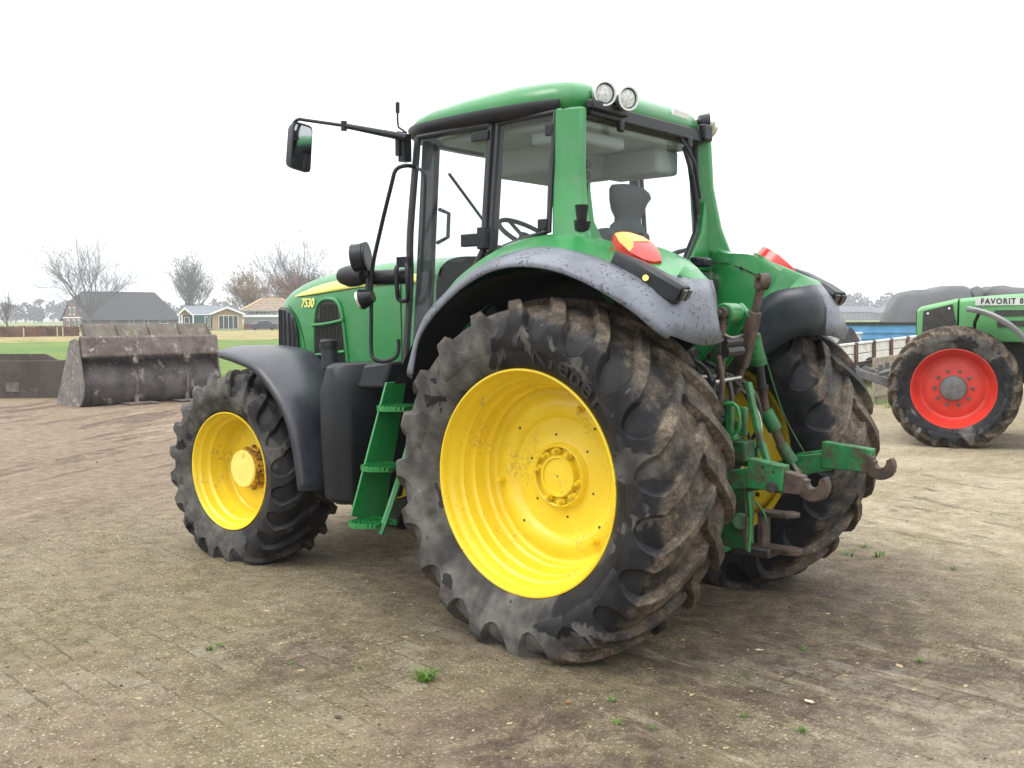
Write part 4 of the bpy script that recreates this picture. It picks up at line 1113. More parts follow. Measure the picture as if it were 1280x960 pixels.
# hydraulic couplers, hoses and pipes behind the cab
mb = MB()
for k in range(3):
    for j in range(2):
        mb.cyl((-.30, .12 + k * .09 + .02 * j, 1.52 - j * .09), (-.47, .12 + k * .09 + .02 * j, 1.51 - j * .09), .032, n=14)
mb.box((-.28, .2, 1.47), (.12, .32, .22)); mb.build('coupler_block', M['dark'], TR, bevel=.006)
hs = random.Random(3)
for pts, r_, m_ in (
    ([(-.40, .30, 1.50), (-.56, .33, 1.42), (-.60, .34, 1.25), (-.50, .36, 1.08)], .014, 'hose'),
    ([(-.42, .20, 1.48), (-.60, .22, 1.40), (-.66, .26, 1.22), (-.58, .30, 1.05)], .014, 'hose'),
    ([(-.42, .28, 1.42), (-.52, .22, 1.36), (-.56, .10, 1.20), (-.50, .04, 1.04)], .012, 'hose'),
    ([(-.45, .36, 1.40), (-.47, .37, 1.25), (-.45, .37, 1.15)], .016, 'rust'),
    ([(-.50, .27, 1.36), (-.51, .28, 1.24), (-.50, .28, 1.16)], .013, 'rust'),
    ([(-.46, .12, 1.20), (-.60, .0, 1.10), (-.62, -.05, .95)], .009, 'hose'),
    ([(-.36, .34, 1.46), (-.50, .36, 1.35), (-.46, .38, 1.15), (-.36, .36, .95)], .014, 'hose'),
    ([(-.38, .26, 1.44), (-.58, .24, 1.30), (-.60, .20, 1.12), (-.42, .18, .98)], .013, 'hose'),
    ([(-.42, .05, 1.42), (-.62, -.02, 1.32), (-.66, -.06, 1.12), (-.52, -.10, .95)], .012, 'hose'),
    ([(-.40, .14, 1.36), (-.55, .40, 1.22), (-.62, .44, 1.05), (-.52, .40, .92)], .010, 'hose'),
    ([(-.34, .36, 1.30), (-.42, .42, 1.30), (-.46, .42, 1.22), (-.44, .40, 1.10)], .011, 'green'),
    ([(-.36, .30, 1.25), (-.50, .34, 1.27), (-.52, .34, 1.18), (-.48, .32, 1.08)], .011, 'green'),
    ([(-.30, .40, 1.38), (-.46, .30, 1.385), (-.58, .18, 1.39)], .013, 'steel'),
    ([(-.48, .27, .80), (-.52, .30, .70), (-.53, .29, .55), (-.50, .28, .44)], .008, 'green'),
    ([(-.44, .28, .74), (-.56, .30, .72), (-.60, .29, .60)], .008, 'steel')):
    mb = MB(); mb.tube(pts, r_, n=8, smooth=5); mb.build('hydraulic_hose' if m_ == 'hose' else 'linkage_rod', M[m_], TR)
mb = MB(); mb.box((-.26, .37, 1.22), (.10, .12, .18)); mb.box((-.30, .12, 1.22), (.16, .14, .24)); mb.box((-.25, -.15, 1.35), (.18, .2, .3)); mb.cyl((-.33, -.02, 1.3), (-.33, -.02, 1.0), .05, n=14); mb.box((-.38, .33, 1.08), (.10, .14, .16)); mb.build('rear_valve_block', M['dark'], TR, bevel=.012)
mb = MB(); mb.box((-.36, .20, 1.40), (.03, .05, .04)); mb.box((-.34, .40, 1.42), (.04, .05, .05)); mb.build('coupler_cap', M['white'], TR)

# hand levers, check chains, pins and cables between the links
for pts, r_, m_ in (
    ([(-0.830, 0.420, 0.901), (-0.858, 0.420, 0.736), (-0.852, 0.420, 0.534)], .008, 'green'),
    ([(-0.828, 0.440, 0.895), (-0.847, 0.440, 0.717), (-0.849, 0.440, 0.545)], .005, 'rust'),
    ([(-0.826, 0.300, 0.763), (-0.871, 0.300, 0.711), (-0.885, 0.300, 0.660)], .007, 'green_cast'),
    ([(-0.695, 0.400, 1.263), (-0.767, 0.400, 1.255), (-0.781, 0.400, 1.148), (-0.728, 0.400, 1.099)], .009, 'green'),
    ([(-0.588, 0.150, 1.390), (-0.646, 0.100, 1.304), (-0.687, 0.050, 1.175), (-0.708, 0.050, 1.006)], .010, 'hose'),
    ([(-0.633, 0.120, 1.326), (-0.683, 0.080, 1.262), (-0.730, 0.080, 1.172), (-0.751, 0.100, 1.099)], .006, 'steel'),
    ([(-0.638, 0.360, 1.503), (-0.673, 0.380, 1.363), (-0.664, 0.400, 1.201)], .014, 'rust'),
    ([(-0.616, 0.360, 1.368), (-0.643, 0.140, 1.383)], .012, 'steel'),
    ([(-0.631, 0.300, 1.571), (-0.647, 0.160, 1.577)], .030, 'hose'),
    ([(-0.641, 0.300, 1.522), (-0.657, 0.160, 1.527)], .030, 'hose'),
    ([(-0.646, 0.320, 1.613), (-0.659, 0.260, 1.596), (-0.653, 0.120, 1.610)], .007, 'steel')):
    mb = MB(); mb.tube(pts, r_, n=8, smooth=4); mb.build('hydraulic_hose' if m_ == 'hose' else 'linkage_rod', M[m_], TR)
mb = MB(); mb.box(Vector((-0.761, 0.400, 0.606)), (.14, .04, .13)); mb.cyl(Vector((-0.807, 0.430, 0.682)), Vector((-0.759, 0.340, 0.662)), .045, n=16); mb.build('sway_block', M['green_cast'], TR, bevel=.01)
mb = MB(); c_ = Vector((-1.005, .475, .885)); mb.cyl(c_, c_ + Vector((0, .03, 0)), .026, n=14); mb.build('link_pin', M['dark'], TR)
mb = MB(); c_ = Vector((-.76, .465, .88)); mb.cyl(c_ - Vector((0, .03, 0)), c_ + Vector((0, .01, 0)), .02, n=12); mb.build('link_pin', M['dark'], TR)
for a, b_ in ((Vector((-.62, .12, 1.72)), Vector((-.62, .34, 1.72))),):
    mb = MB(); mb.cyl(a, b_, .018, n=10); mb.build('lift_arm_pin', M['steel'], TR)

# ------------------------------------------------------------------ ground
VIEW = Vector((-3.2, 4.94, 0))                 # where the visitor stands on the yard
def out_at(az, dist):
    """ground point in compass direction az (degrees from +X) at a distance from the visitor"""
    return VIEW + Vector((math.cos(R(az)), math.sin(R(az)), 0)) * dist

def dist_mask(n, c, r0, r1, pw=1.0, warp=0.0, wscale=0.6):
    """1 inside radius r0 of the ground point c, 0 beyond r1, ragged by noise"""
    s = n.N.new('ShaderNodeVectorMath'); s.operation = 'DISTANCE'
    if warp:
        a = n.N.new('ShaderNodeVectorMath'); a.operation = 'SUBTRACT'; n.L.new(n.noise(wscale, 5, 0.6, col=True), a.inputs[0]); a.inputs[1].default_value = (.5, .5, .5)
        b = n.N.new('ShaderNodeVectorMath'); b.operation = 'SCALE'; n.L.new(a.outputs[0], b.inputs[0]); b.inputs['Scale'].default_value = warp
        d = n.N.new('ShaderNodeVectorMath'); d.operation = 'ADD'; n.L.new(n.co, d.inputs[0]); n.L.new(b.outputs[0], d.inputs[1])
        n.L.new(d.outputs[0], s.inputs[0])
    else: n.L.new(n.co, s.inputs[0])
    s.inputs[1].default_value = (c[0], c[1], 0)
    return n.ramp(s.outputs['Value'], r0, r1, 1, 0)

def yard_material():
    m, nt, b = newmat('muddy_paved_yard'); n = NT(nt)
    big = n.ramp(n.noise(.22, 6, .6), .35, .65)
    mid = n.ramp(n.noise(1.1, 7, .62), .32, .68)
    fine = n.ramp(n.noise(9, 8, .7), .3, .72)
    grain = n.noise(70, 8, .78)
    tan = n.mix(fine, (.235, .190, .108), (.41, .345, .215))
    olive = n.mix(fine, (.165, .145, .070), (.32, .28, .155))
    brown = n.mix(fine, (.185, .130, .090), (.33, .248, .175))
    pink = n.mix(fine, (.26, .185, .125), (.40, .31, .22))
    sand = n.mix(fine, (.40, .33, .235), (.60, .515, .385))
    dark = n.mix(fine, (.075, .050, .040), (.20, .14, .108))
    c = n.mix(mid, olive, tan)
    c = n.mix(n.math('MULTIPLY', big, .5), c, brown)
    c = n.mix(dist_mask(n, (11.74, -1.56), 4, 13, warp=4), c, brown)
    right = dist_mask(n, (-0.25, -5.60), 2.0, 7.5, warp=4)
    c = n.mix(n.math('MULTIPLY', right, .9), c, n.mix(mid, tan, sand))
    c = n.mix(n.math('MULTIPLY', dist_mask(n, (-0.41, 2.11), .15, .8, warp=.9, wscale=1.4), .85), c, pink)
    c = n.mix(n.math('MULTIPLY', dist_mask(n, (0.79, 3.18), .2, 1.0, warp=.9, wscale=1.4), .6), c, pink)
    c = n.mix(n.math('MULTIPLY', dist_mask(n, (-2.27, 0.89), .3, 1.15, warp=.9, wscale=1.2), .95), c, sand)
    # dark soil smeared over the paving, drawn out in the driving direction
    run = n.noise(2.4, 9, .76, co=n.along(172, .8, 1.35), dist=.8)
    run2 = n.noise(2.8, 9, .76, co=n.along(95, .75, 1.4), dist=.8)
    soil = n.math('MULTIPLY', dist_mask(n, (-1.00, 0.28), .7, 1.8, warp=1.5, wscale=1.0), n.ramp(run, .40, .58, 0, .9))
    under = n.math('MULTIPLY', dist_mask(n, (.3, -.5, 0), 1.0, 2.6, warp=1.4), n.ramp(run, .36, .56, .25, .85))  # broad darker patch beneath the tractor, streaked by the same noise
    soil2 = n.math('MULTIPLY', dist_mask(n, (-0.84, 1.98), .3, .9, warp=1.0, wscale=1.4), n.ramp(run2, .38, .56))
    soil3 = n.math('MULTIPLY', dist_mask(n, (-1.79, 0.05), .3, 1.5, warp=1.0, wscale=1.2), n.ramp(run2, .50, .57))
    soil4 = n.math('MULTIPLY', dist_mask(n, (-0.25, -4.00), .4, 3.6, warp=1.6), n.ramp(n.noise(2.2, 9, .75, co=n.along(160, .5, 1.5)), .56, .64, 0, .6))
    soil5 = n.math('MULTIPLY', dist_mask(n, (0.66, 1.91), .15, .75, warp=.5, wscale=1.4), n.ramp(run2, .42, .58, 0, .75))
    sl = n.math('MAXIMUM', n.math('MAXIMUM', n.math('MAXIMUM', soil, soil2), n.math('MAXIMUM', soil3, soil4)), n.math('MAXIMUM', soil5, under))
    # tan ridges squeezed up between the tyre prints
    ridge = n.math('MULTIPLY', n.math('MULTIPLY', dist_mask(n, (-1.59, 0.60), .9, 2.2, warp=1.0), n.ramp(n.noise(2.3, 8, .7, co=n.along(172, .35, 2.4)), .56, .63)), .85)
    # rutted streaks near the bucket and along the right-hand track
    st = n.ramp(n.noise(1.0, 9, .70, co=n.along(-60, .25, 1.6)), .52, .64)
    st2 = n.ramp(n.noise(1.2, 9, .70, co=n.along(-66, .3, 1.9)), .56, .66)
    farl = dist_mask(n, (13.37, -3.22), 5, 12, warp=3)
    c = n.mix(n.math('MULTIPLY', n.math('MULTIPLY', st, farl), .85), c, dark)
    c = n.mix(n.math('MULTIPLY', n.math('MULTIPLY', st2, farl), .7), c, sand)
    trk = n.math('MULTIPLY', dist_mask(n, (-0.65, -2.99), .3, 1.6, warp=.7), n.ramp(n.noise(1.6, 8, .7, co=n.along(150, .3, 2.0)), .42, .6))
    c = n.mix(n.math('MULTIPLY', trk, .7), c, sand)
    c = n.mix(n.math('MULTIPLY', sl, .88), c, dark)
    c = n.mix(ridge, c, n.mix(fine, tan, sand))
    # slabs of the paving showing through in places
    bt = n.N.new('ShaderNodeTexBrick'); bt.offset = .5
    bt.inputs['Scale'].default_value = 1.0; bt.inputs['Brick Width'].default_value = .30; bt.inputs['Row Height'].default_value = .15
    bt.inputs['Mortar Size'].default_value = .008; bt.inputs['Mortar Smooth'].default_value = .4
    bt.inputs['Color1'].default_value = (1, 1, 1, 1); bt.inputs['Color2'].default_value = (.35, .35, .35, 1); bt.inputs['Mortar'].default_value = (0, 0, 0, 1)
    wv = n.N.new('ShaderNodeVectorMath'); wv.operation = 'SCALE'; n.L.new(n.noise(5, 4, .6, col=True), wv.inputs[0]); wv.inputs['Scale'].default_value = .045
    wa = n.N.new('ShaderNodeVectorMath'); wa.operation = 'ADD'; n.L.new(n.mapping(rot=(0, 0, R(6))), wa.inputs[0]); n.L.new(wv.outputs[0], wa.inputs[1])
    n.L.new(wa.outputs[0], bt.inputs['Vector'])
    zone = n.math('MAXIMUM', n.math('MAXIMUM', dist_mask(n, (1.36, 2.57), .2, .9, warp=.8, wscale=1.5), dist_mask(n, (0.45, 1.73), .2, .8, warp=.7, wscale=1.5)), n.math('MAXIMUM', dist_mask(n, (-1.36, 0.41), .2, 1.0, warp=.8), dist_mask(n, (1.47, -0.28), .3, 1.4, warp=1.2)))
    worn = n.ramp(n.noise(5.5, 8, .75), .44, .54)
    slab = n.math('MULTIPLY', n.math('MULTIPLY', zone, worn), n.ramp(bt.outputs['Color'], .62, .95, 0, .55))
    c = n.mix(slab, c, n.mix(fine, (.34, .30, .225), (.50, .45, .355)))
    joint = n.math('MULTIPLY', n.math('MULTIPLY', n.ramp(bt.outputs['Fac'], .3, .8), zone), n.ramp(n.noise(3.6, 6, .65), .47, .58))
    c = n.mix(n.math('MULTIPLY', joint, .5), c, (.075, .065, .040))
    # faint grid of joints and slab tones over the whole near paving
    near = n.math('MULTIPLY', dist_mask(n, (1.55, 1.32), 2.2, 6.0, warp=2.0), n.math('SUBTRACT', 1.0, n.math('MULTIPLY', sl, .8)))
    jt = n.math('MULTIPLY', n.math('MULTIPLY', n.ramp(bt.outputs['Fac'], .3, .8), near), n.ramp(n.noise(2.1, 6, .7), .40, .62))
    c = n.mix(n.math('MULTIPLY', jt, .38), c, (.070, .066, .030))
    tone = n.math('MULTIPLY', n.math('MULTIPLY', n.ramp(bt.outputs['Color'], .5, 1.0, .0, .22), near), n.ramp(n.noise(2.7, 6, .7), .42, .6))
    c = n.mix(tone, c, (.44, .38, .265))
    # moss
    moss = n.math('MULTIPLY', n.ramp(n.noise(2.2, 7, .7), .55, .68), n.ramp(n.noise(16, 5, .6), .40, .60))
    c = n.mix(n.math('MULTIPLY', n.math('MULTIPLY', moss, n.math('SUBTRACT', 1.0, farl)), .7), c, (.095, .108, .026))
    # fine grain of the grit, then pale chips lying thick on the near paving
    c = n.mix(n.ramp(grain, .36, .50, .55, 0), c, (.050, .040, .026))
    c = n.mix(n.ramp(grain, .56, .68, 0, .40), c, (.44, .39, .29))
    gritz = n.math('MULTIPLY', n.ramp(n.noise(1.3, 6, .65), .28, .54, .15, 1), n.math('SUBTRACT', 1.0, n.math('MULTIPLY', farl, .8)))
    gritz = n.math('MULTIPLY', gritz, n.math('SUBTRACT', 1.0, n.math('MULTIPLY', sl, .8)))
    for sc_, th, am in ((38, .50, .85), (58, .45, .8), (95, .40, .7)):
        v = n.N.new('ShaderNodeTexVoronoi'); v.inputs['Scale'].default_value = sc_; n.L.new(n.co, v.inputs['Vector'])
        vr = n.sep(v.outputs['Color'])
        chip = n.math('MULTIPLY', n.math('MULTIPLY', n.ramp(v.outputs['Distance'], .14, .34, 1, 0), n.math('GREATER_THAN', vr[0], th)), gritz)
        c = n.mix(n.math('MULTIPLY', chip, am), c, n.mix(vr[1], (.42, .365, .24), (.74, .685, .52)))
    v2 = n.N.new('ShaderNodeTexVoronoi'); v2.inputs['Scale'].default_value = 31; n.L.new(n.co, v2.inputs['Vector'])
    v2r = n.sep(v2.outputs['Color'])
    clod = n.math('MULTIPLY', n.ramp(v2.outputs['Distance'], .10, .30, 1, 0), n.math('GREATER_THAN', v2r[0], .87))
    c = n.mix(n.math('MULTIPLY', clod, .6), c, (.055, .042, .028))
    n.L.new(c, b.inputs['Base Color'])
    rg = n.ramp(n.noise(1.8, 6, .6), .3, .7, .75, .98)
    n.L.new(n.math('SUBTRACT', rg, n.math('MULTIPLY', sl, .12)), b.inputs['Roughness'])
    b.inputs['Specular IOR Level'].default_value = .22
    h = n.math('ADD', n.noise(4.5, 9, .70), n.math('ADD', n.math('MULTIPLY', sl, .30), n.math('MULTIPLY', ridge, .5)))
    h = n.math('ADD', h, n.math('MULTIPLY', n.math('MULTIPLY', run, sl), .9))
    h = n.math('ADD', h, n.math('MULTIPLY', n.math('MULTIPLY', st, farl), .5))
    h = n.math('SUBTRACT', h, n.math('MULTIPLY', n.math('MAXIMUM', joint, jt), .25))
    nb = n.bump(h, .9, .08)
    h2 = n.math('ADD', n.math('MULTIPLY', grain, 1.4), n.math('ADD', n.math('MULTIPLY', chip, .5), n.math('MULTIPLY', clod, .6)))
    n.L.new(n.bump(h2, .9, .016, nb), b.inputs['Normal'])
    return m

def field_material():
    m, nt, b = newmat('meadow'); n = NT(nt)
    f = n.ramp(n.noise(.9, 8, .7), .3, .7)
    g = n.mix(f, (.078, .135, .034), (.145, .225, .068))
    g = n.mix(n.ramp(n.noise(.06, 6, .6), .45, .62), g, n.mix(f, (.11, .16, .035), (.18, .23, .07)))
    straw = n.mix(n.ramp(n.noise(.5, 8, .7), .3, .7), (.20, .17, .07), (.36, .30, .15))
    s = n.math('MULTIPLY', n.ramp(n.noise(.012, 4, .6), .48, .52), n.ramp(n.math('ABSOLUTE', n.sep(n.co)[1]), 90, 200))
    c = n.mix(s, g, straw)
    n.L.new(c, b.inputs['Base Color']); b.inputs['Roughness'].default_value = .95; b.inputs['Specular IOR Level'].default_value = .1
    n.L.new(n.bump(n.noise(14, 6, .7), .8, .08), b.inputs['Normal'])
    return m
def straw_material():
    m, nt, b = newmat('dry_stubble'); n = NT(nt)
    c = n.mix(n.ramp(n.noise(.7, 8, .7), .32, .68), (.17, .14, .055), (.40, .33, .17))
    c = n.mix(n.ramp(n.noise(.25, 6, .65), .52, .66), c, (.15, .17, .05))
    n.L.new(c, b.inputs['Base Color']); b.inputs['Roughness'].default_value = .95; b.inputs['Specular IOR Level'].default_value = .1
    n.L.new(n.bump(n.noise(9, 6, .7), .8, .1), b.inputs['Normal'])
    return m

mb = MB()
ringsR = [0.0, 20, 60, 200, 700, 2500]
N_ = 64
vs = [(VIEW.x, VIEW.y, 0)] + [(VIEW.x + r * math.cos(2 * PI * k / N_), VIEW.y + r * math.sin(2 * PI * k / N_), 0) for r in ringsR[1:] for k in range(N_)]
fs = [(0, 1 + k, 1 + (k + 1) % N_) for k in range(N_)]
for a in range(len(ringsR) - 2):
    fs += [(1 + a * N_ + k, 1 + (a + 1) * N_ + k, 1 + (a + 1) * N_ + (k + 1) % N_, 1 + a * N_ + (k + 1) % N_) for k in range(N_)]
mb.add(vs, fs)
tag(mb.build('ground', field_material(), smooth=0), kind='structure')

# the yard: one uneven sheet with a ragged edge
def yard_edge(az):
    return 31.5 + 1.6 * math.sin(az * .21) + .9 * math.sin(az * .83 + 1) + .5 * math.sin(az * 2.3)
def yard_z(x, y):
    p = Vector((x, y, 0))
    z = .016 * noise.noise(p * .55) + .010 * noise.noise(p * 1.7 + Vector((5, 2, 0))) + .006 * noise.noise(p * 4.1) + .003 * noise.noise(p * 9.0)
    # soft ruts across the right foreground
    return .030 + z
mb = MB()
step_r = [0.0]
while step_r[-1] < 40: step_r.append(step_r[-1] + max(.05, step_r[-1] * .018))
NA = 420
vs = []; fs = []
for a in range(NA):
    az = -180 + 360 * a / NA if False else -215 + 330 * a / (NA - 1) * 1.0
    e = yard_edge(az)
    for r in step_r:
        rr_ = min(r, e)
        p = out_at(az, rr_)
        vs.append((p.x, p.y, yard_z(p.x, p.y) if rr_ < e else .004))
K = len(step_r)
for a in range(NA - 1):
    for k in range(K - 1):
        if step_r[k] < yard_edge(-215 + 330 * a / (NA - 1)) + .5: fs.append((a * K + k, a * K + k + 1, (a + 1) * K + k + 1, (a + 1) * K + k))
mb.add(vs, fs)
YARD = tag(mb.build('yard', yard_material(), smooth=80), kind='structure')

def band(name, mat, az0, az1, near, far, z):
    mb = MB(); vs = []; fs = []
    n_ = 60
    for k in range(n_ + 1):
        az = az0 + (az1 - az0) * k / n_
        w0 = near + near * .05 * noise.noise(Vector((az * .9, 3, 0))); w1 = far + far * .05 * noise.noise(Vector((az * .7, 9, 0)))
        a = out_at(az, w0); b_ = out_at(az, w1)
        vs += [(a.x, a.y, z), (b_.x, b_.y, z)]
    fs = [(2 * k, 2 * k + 1, 2 * k + 3, 2 * k + 2) for k in range(n_)]
    mb.add(vs, fs)
    return tag(mb.build(name, mat, smooth=0), kind='structure')
STRAW = straw_material()
band('stubble_field', STRAW, -8, -48, 84, 150, .004)
band('stubble_field', STRAW, -60, -84, 120, 330, .004)

# grit, crumbs of soil and bits of straw lying on the yard
def scatter(name, m, count, rmin, rmax, size, az=(-95, 0), flat=.5, long=1.0):
    mb = MB(); rg = random.Random(len(name) * 31 + count)
    for k in range(count):
        a = rg.uniform(*az); r = rmin + (rmax - rmin) * rg.random() ** 1.3
        p = out_at(a, r)
        if name == 'gravel' and noise.noise(Vector((p.x * .8, p.y * .8, 4))) < -.12: continue
        z = yard_z(p.x, p.y)
        s_ = size * rg.uniform(.4, 1.0) * (1.6 if rg.random() < .06 else 1)
        rot = Matrix.Rotation(rg.uniform(0, 6.28), 3, 'Z')
        v = [Vector((rg.uniform(.7, 1.2) * long, 0, 0)), Vector((0, rg.uniform(.6, 1.1), 0)), Vector((-rg.uniform(.7, 1.2) * long, 0, 0)), Vector((0, -rg.uniform(.6, 1.1), 0)), Vector((rg.uniform(-.3, .3), rg.uniform(-.3, .3), rg.uniform(.6, 1.3) * flat)), Vector((0, 0, -.5 * flat))]
        v = [rot @ (q * s_) + Vector((p.x, p.y, z + s_ * flat * .25)) for q in v]
        mb.add(v, [(0, 1, 4), (1, 2, 4), (2, 3, 4), (3, 0, 4), (1, 0, 5), (2, 1, 5), (3, 2, 5), (0, 3, 5)])
    return tag(mb.build(name, m, smooth=0, fix=False), kind='stuff')
M['grit'] = simple('pale_grit', (.33, .29, .22), .9, var=.35, scale=30)
M['crumb'] = simple('soil_crumbs', (.075, .055, .038), .95, var=.45, scale=20)
M['straw'] = simple('straw_bits', (.36, .28, .14), .9, var=.3, scale=20)
scatter('gravel', M['grit'], 13000, 2.2, 9.0, .0055)
scatter('soil_crumbs', M['crumb'], 900, 2.2, 14, .011, flat=.7)
scatter('straw_litter', M['straw'], 700, 2.2, 10, .012, flat=.12, long=1.8)

# weeds and grass growing in the paving
M['grass'] = simple('grass_blades', (.085, .18, .022), .6, var=.35, scale=15)
M['dry_grass'] = simple('dry_grass_blades', (.22, .20, .09), .8, var=.3, scale=15)
def tuft_mesh(mb, c, n_, h, spread, rg):
    for k in range(n_):
        a = rg.uniform(0, 6.28); r = spread * rg.random() ** .7 * .4
        b0 = Vector((c[0] + r * math.cos(a), c[1] + r * math.sin(a), c[2]))
        a2 = a + rg.uniform(-.6, .6); l = h * rg.uniform(.45, 1.0); out = Vector((math.cos(a2), math.sin(a2), 0)) * spread * rg.uniform(.3, 1)
        sd = Vector((-math.sin(a2), math.cos(a2), 0)) * rg.uniform(.0016, .003) * (1 + h * 3)
        p1 = b0 + out * .35 + Vector((0, 0, l * .7)); p2 = b0 + out + Vector((0, 0, l * rg.uniform(.65, 1.0)))
        mb.add([b0 - sd, b0 + sd, p1 + sd * .8, p1 - sd * .8, p2], [(0, 1, 2, 3), (3, 2, 4)])
mb = MB(); g0 = (0.08, 1.76); tuft_mesh(mb, (g0[0], g0[1], yard_z(*g0) - .004), 90, .075, .085, random.Random(5))
o = mb.build('grass_tuft', M['grass'], smooth=0, fix=False)
tag(o, 'bright green tuft of grass growing alone in the paving, in the near foreground', 'grass tuft')
mb = MB(); rg = random.Random(11)
for (x, y, k, h) in ((*(1.21, 2.17), 20, .04), (*(1.21, 2.11), 14, .03), (*(-0.72, 1.40), 16, .03), (*(-0.88, 1.60), 14, .03), (*(-1.49, 1.19), 18, .03), (*(-0.41, -2.17), 20, .05), (*(-1.06, 0.22), 14, .03), (*(-1.56, 0.02), 20, .03), (*(-1.24, 1.19), 10, .02), (*(-1.01, 1.54), 12, .025), (*(-0.60, -1.96), 18, .08), (*(-0.43, -1.87), 14, .07), (*(-1.10, -1.92), 14, .05), (*(0.73, 2.04), 10, .02), (*(0.43, 1.85), 10, .02)):
    tuft_mesh(mb, (x, y, yard_z(x, y) - .003), k, h, h * 1.2, rg)
for k in range(90):
    a = rg.uniform(-92, -15); r = rg.uniform(3, 16); p = out_at(a, r)
    if noise.noise(Vector((p.x * .5, p.y * .5, 8))) > .05: tuft_mesh(mb, (p.x, p.y, yard_z(p.x, p.y) - .003), rg.randint(3, 8), rg.uniform(.010, .026), .03, rg)
tag(mb.build('weeds', M['grass'], smooth=0, fix=False), kind='stuff')
# longer grass along the edge of the yard
mb = MB(); md_ = MB(); rg = random.Random(12)
for k in range(2600):
    a = rg.uniform(-84, -14); e = yard_edge(a) + rg.gauss(.6, 1.3)
    p = out_at(a, e); tuft_mesh(mb if rg.random() < .8 else md_, (p.x, p.y, 0), 7, rg.uniform(.05, .16), .14, rg)
for k in range(260):
    a = rg.uniform(-70.3, -66.5); e = rg.uniform(19.5, 30); p = out_at(a, e); tuft_mesh(mb, (p.x, p.y, .01), 12, rg.uniform(.08, .22), .2, rg)
tag(mb.build('grass', M['grass'], smooth=0, fix=False), kind='stuff')
tag(md_.build('dry_grass', M['dry_grass'], smooth=0, fix=False), kind='stuff')
# fallen leaves
M['leaf'] = simple('fallen_leaf_brown', (.20, .10, .035), .7, var=.3, scale=30)
M['leaf_pale'] = simple('fallen_leaf_pale', (.48, .42, .28), .7, var=.2, scale=30)
def leaf(c, size, rz, m, label):
    mb = MB(); pts = [(0, -1, .1), (.35, -.5, .0), (.45, 0, .12), (.25, .55, .05), (0, 1, .25), (-.28, .5, .0), (-.42, 0, .18), (-.3, -.5, .02)]
    rot = Matrix.Rotation(rz, 3, 'Z'); z = yard_z(*c) + .006
    v = [rot @ Vector(p) * size + Vector((c[0], c[1], z)) for p in pts] + [Vector((c[0], c[1], z + size * .02))]
    mb.add(v, [(k, (k + 1) % 8, 8) for k in range(8)])
    o = mb.build('fallen_leaf', m, smooth=0, solid=.0012); tag(o, label, 'leaf', 'fallen leaves on the yard')
leaf((-0.59, 1.55), .026, .5, M['leaf'], 'small rust brown leaf lying in front of the big rear tyre')
leaf((0.03, 2.31), .024, 1.9, M['crumb'], 'dark curled leaf on the paving left of the grass tuft')
leaf((-1.39, 0.88), .032, 1.2, M['leaf_pale'], 'pale flat leaf among the dark soil, nearest the bottom right corner')
leaf((-0.89, 0.37), .024, 2.2, M['leaf_pale'], 'small pale leaf on dark soil below the tow hook')
leaf((-0.54, -0.70), .020, .2, M['crumb'], 'dark crumpled leaf just behind the far rear tyre')

# ------------------------------------------------------------------ things around the yard
M['bucket_steel'] = None
def weathered(name, a, b_, c_, scale=3.0, moss=None):
    m, nt, b = newmat(name); n = NT(nt)
    base = n.mix(n.ramp(n.noise(scale, 8, .7), .32, .68), a, b_)
    base = n.mix(n.ramp(n.noise(scale * 1.7, 8, .72, dist=.4), .56, .66), base, c_)
    run = n.ramp(n.noise(scale * 2.2, 6, .6, co=n.mapping(scale=(2.2, 2.2, .35))), .55, .7, 0, .6)
    base = n.mix(run, base, [x * .45 for x in a])
    if moss: base = n.mix(n.ramp(n.noise(scale * 1.2, 7, .7), .55, .66, 0, .8), base, moss)
    n.L.new(base, b.inputs['Base Color']); b.inputs['Roughness'].default_value = .8
    n.L.new(n.bump(n.noise(scale * 9, 7, .7), .5, .02), b.inputs['Normal'])
    return m
M['bucket'] = weathered('worn_bucket_steel', (.060, .047, .042), (.175, .142, .128), (.36, .32, .295))
M['bucket_moss'] = weathered('mossy_bucket_steel', (.10, .085, .072), (.16, .14, .11), (.24, .22, .17), moss=(.10, .095, .03))
M['bucket_dark'] = weathered('dark_bucket_shell', (.024, .021, .021), (.105, .090, .084), (.31, .275, .255), 1.7)
M['bucket_pale'] = weathered('chipped_bucket_end', (.10, .090, .084), (.20, .185, .17), (.46, .43, .38), 6.0)
# loader bucket: x along its width, y towards the mouth, z up
p0, p1 = Vector((*(15.56, -4.16), 0)), Vector((*(15.37, -7.05), 0))
wv = p1 - p0; BW = wv.length; rz = math.atan2(wv.y, wv.x)
BK = empty('loader_bucket', p0, rz)
tag(BK, 'big weathered steel loader bucket standing on the earth with its curved back to us', 'bucket')
def sect(x, pts): return [(x, y, z) for y, z in pts]
SHELL = [(.62, 1.02), (.34, 1.02), (.25, .94), (.16, .84), (.02, .70), (-.085, .54), (-.11, .40), (-.07, .22), (.04, .08), (.22, .02), (.60, 0.0), (1.15, .0)]
sh = [(p.x, p.y) for p in cr([(y, z, 0) for y, z in SHELL], 4)]
mb = MB(); mb.loft([[(x, y, z) for y, z in sh] for x in (.03, BW * .33, BW * .66, BW - .03)], closed=False, cap=False); mb.build('bucket_shell', M['bucket_dark'], BK, smooth=40, solid=-.02)
end = [(-.13, .22), (-.16, .42), (-.10, .62), (-.02, .95), (.04, 1.30), (.16, 1.34), (.42, 1.30), (.62, 1.0), (.95, .42), (1.20, .02), (.95, .0), (.15, .0), (.0, .06)]
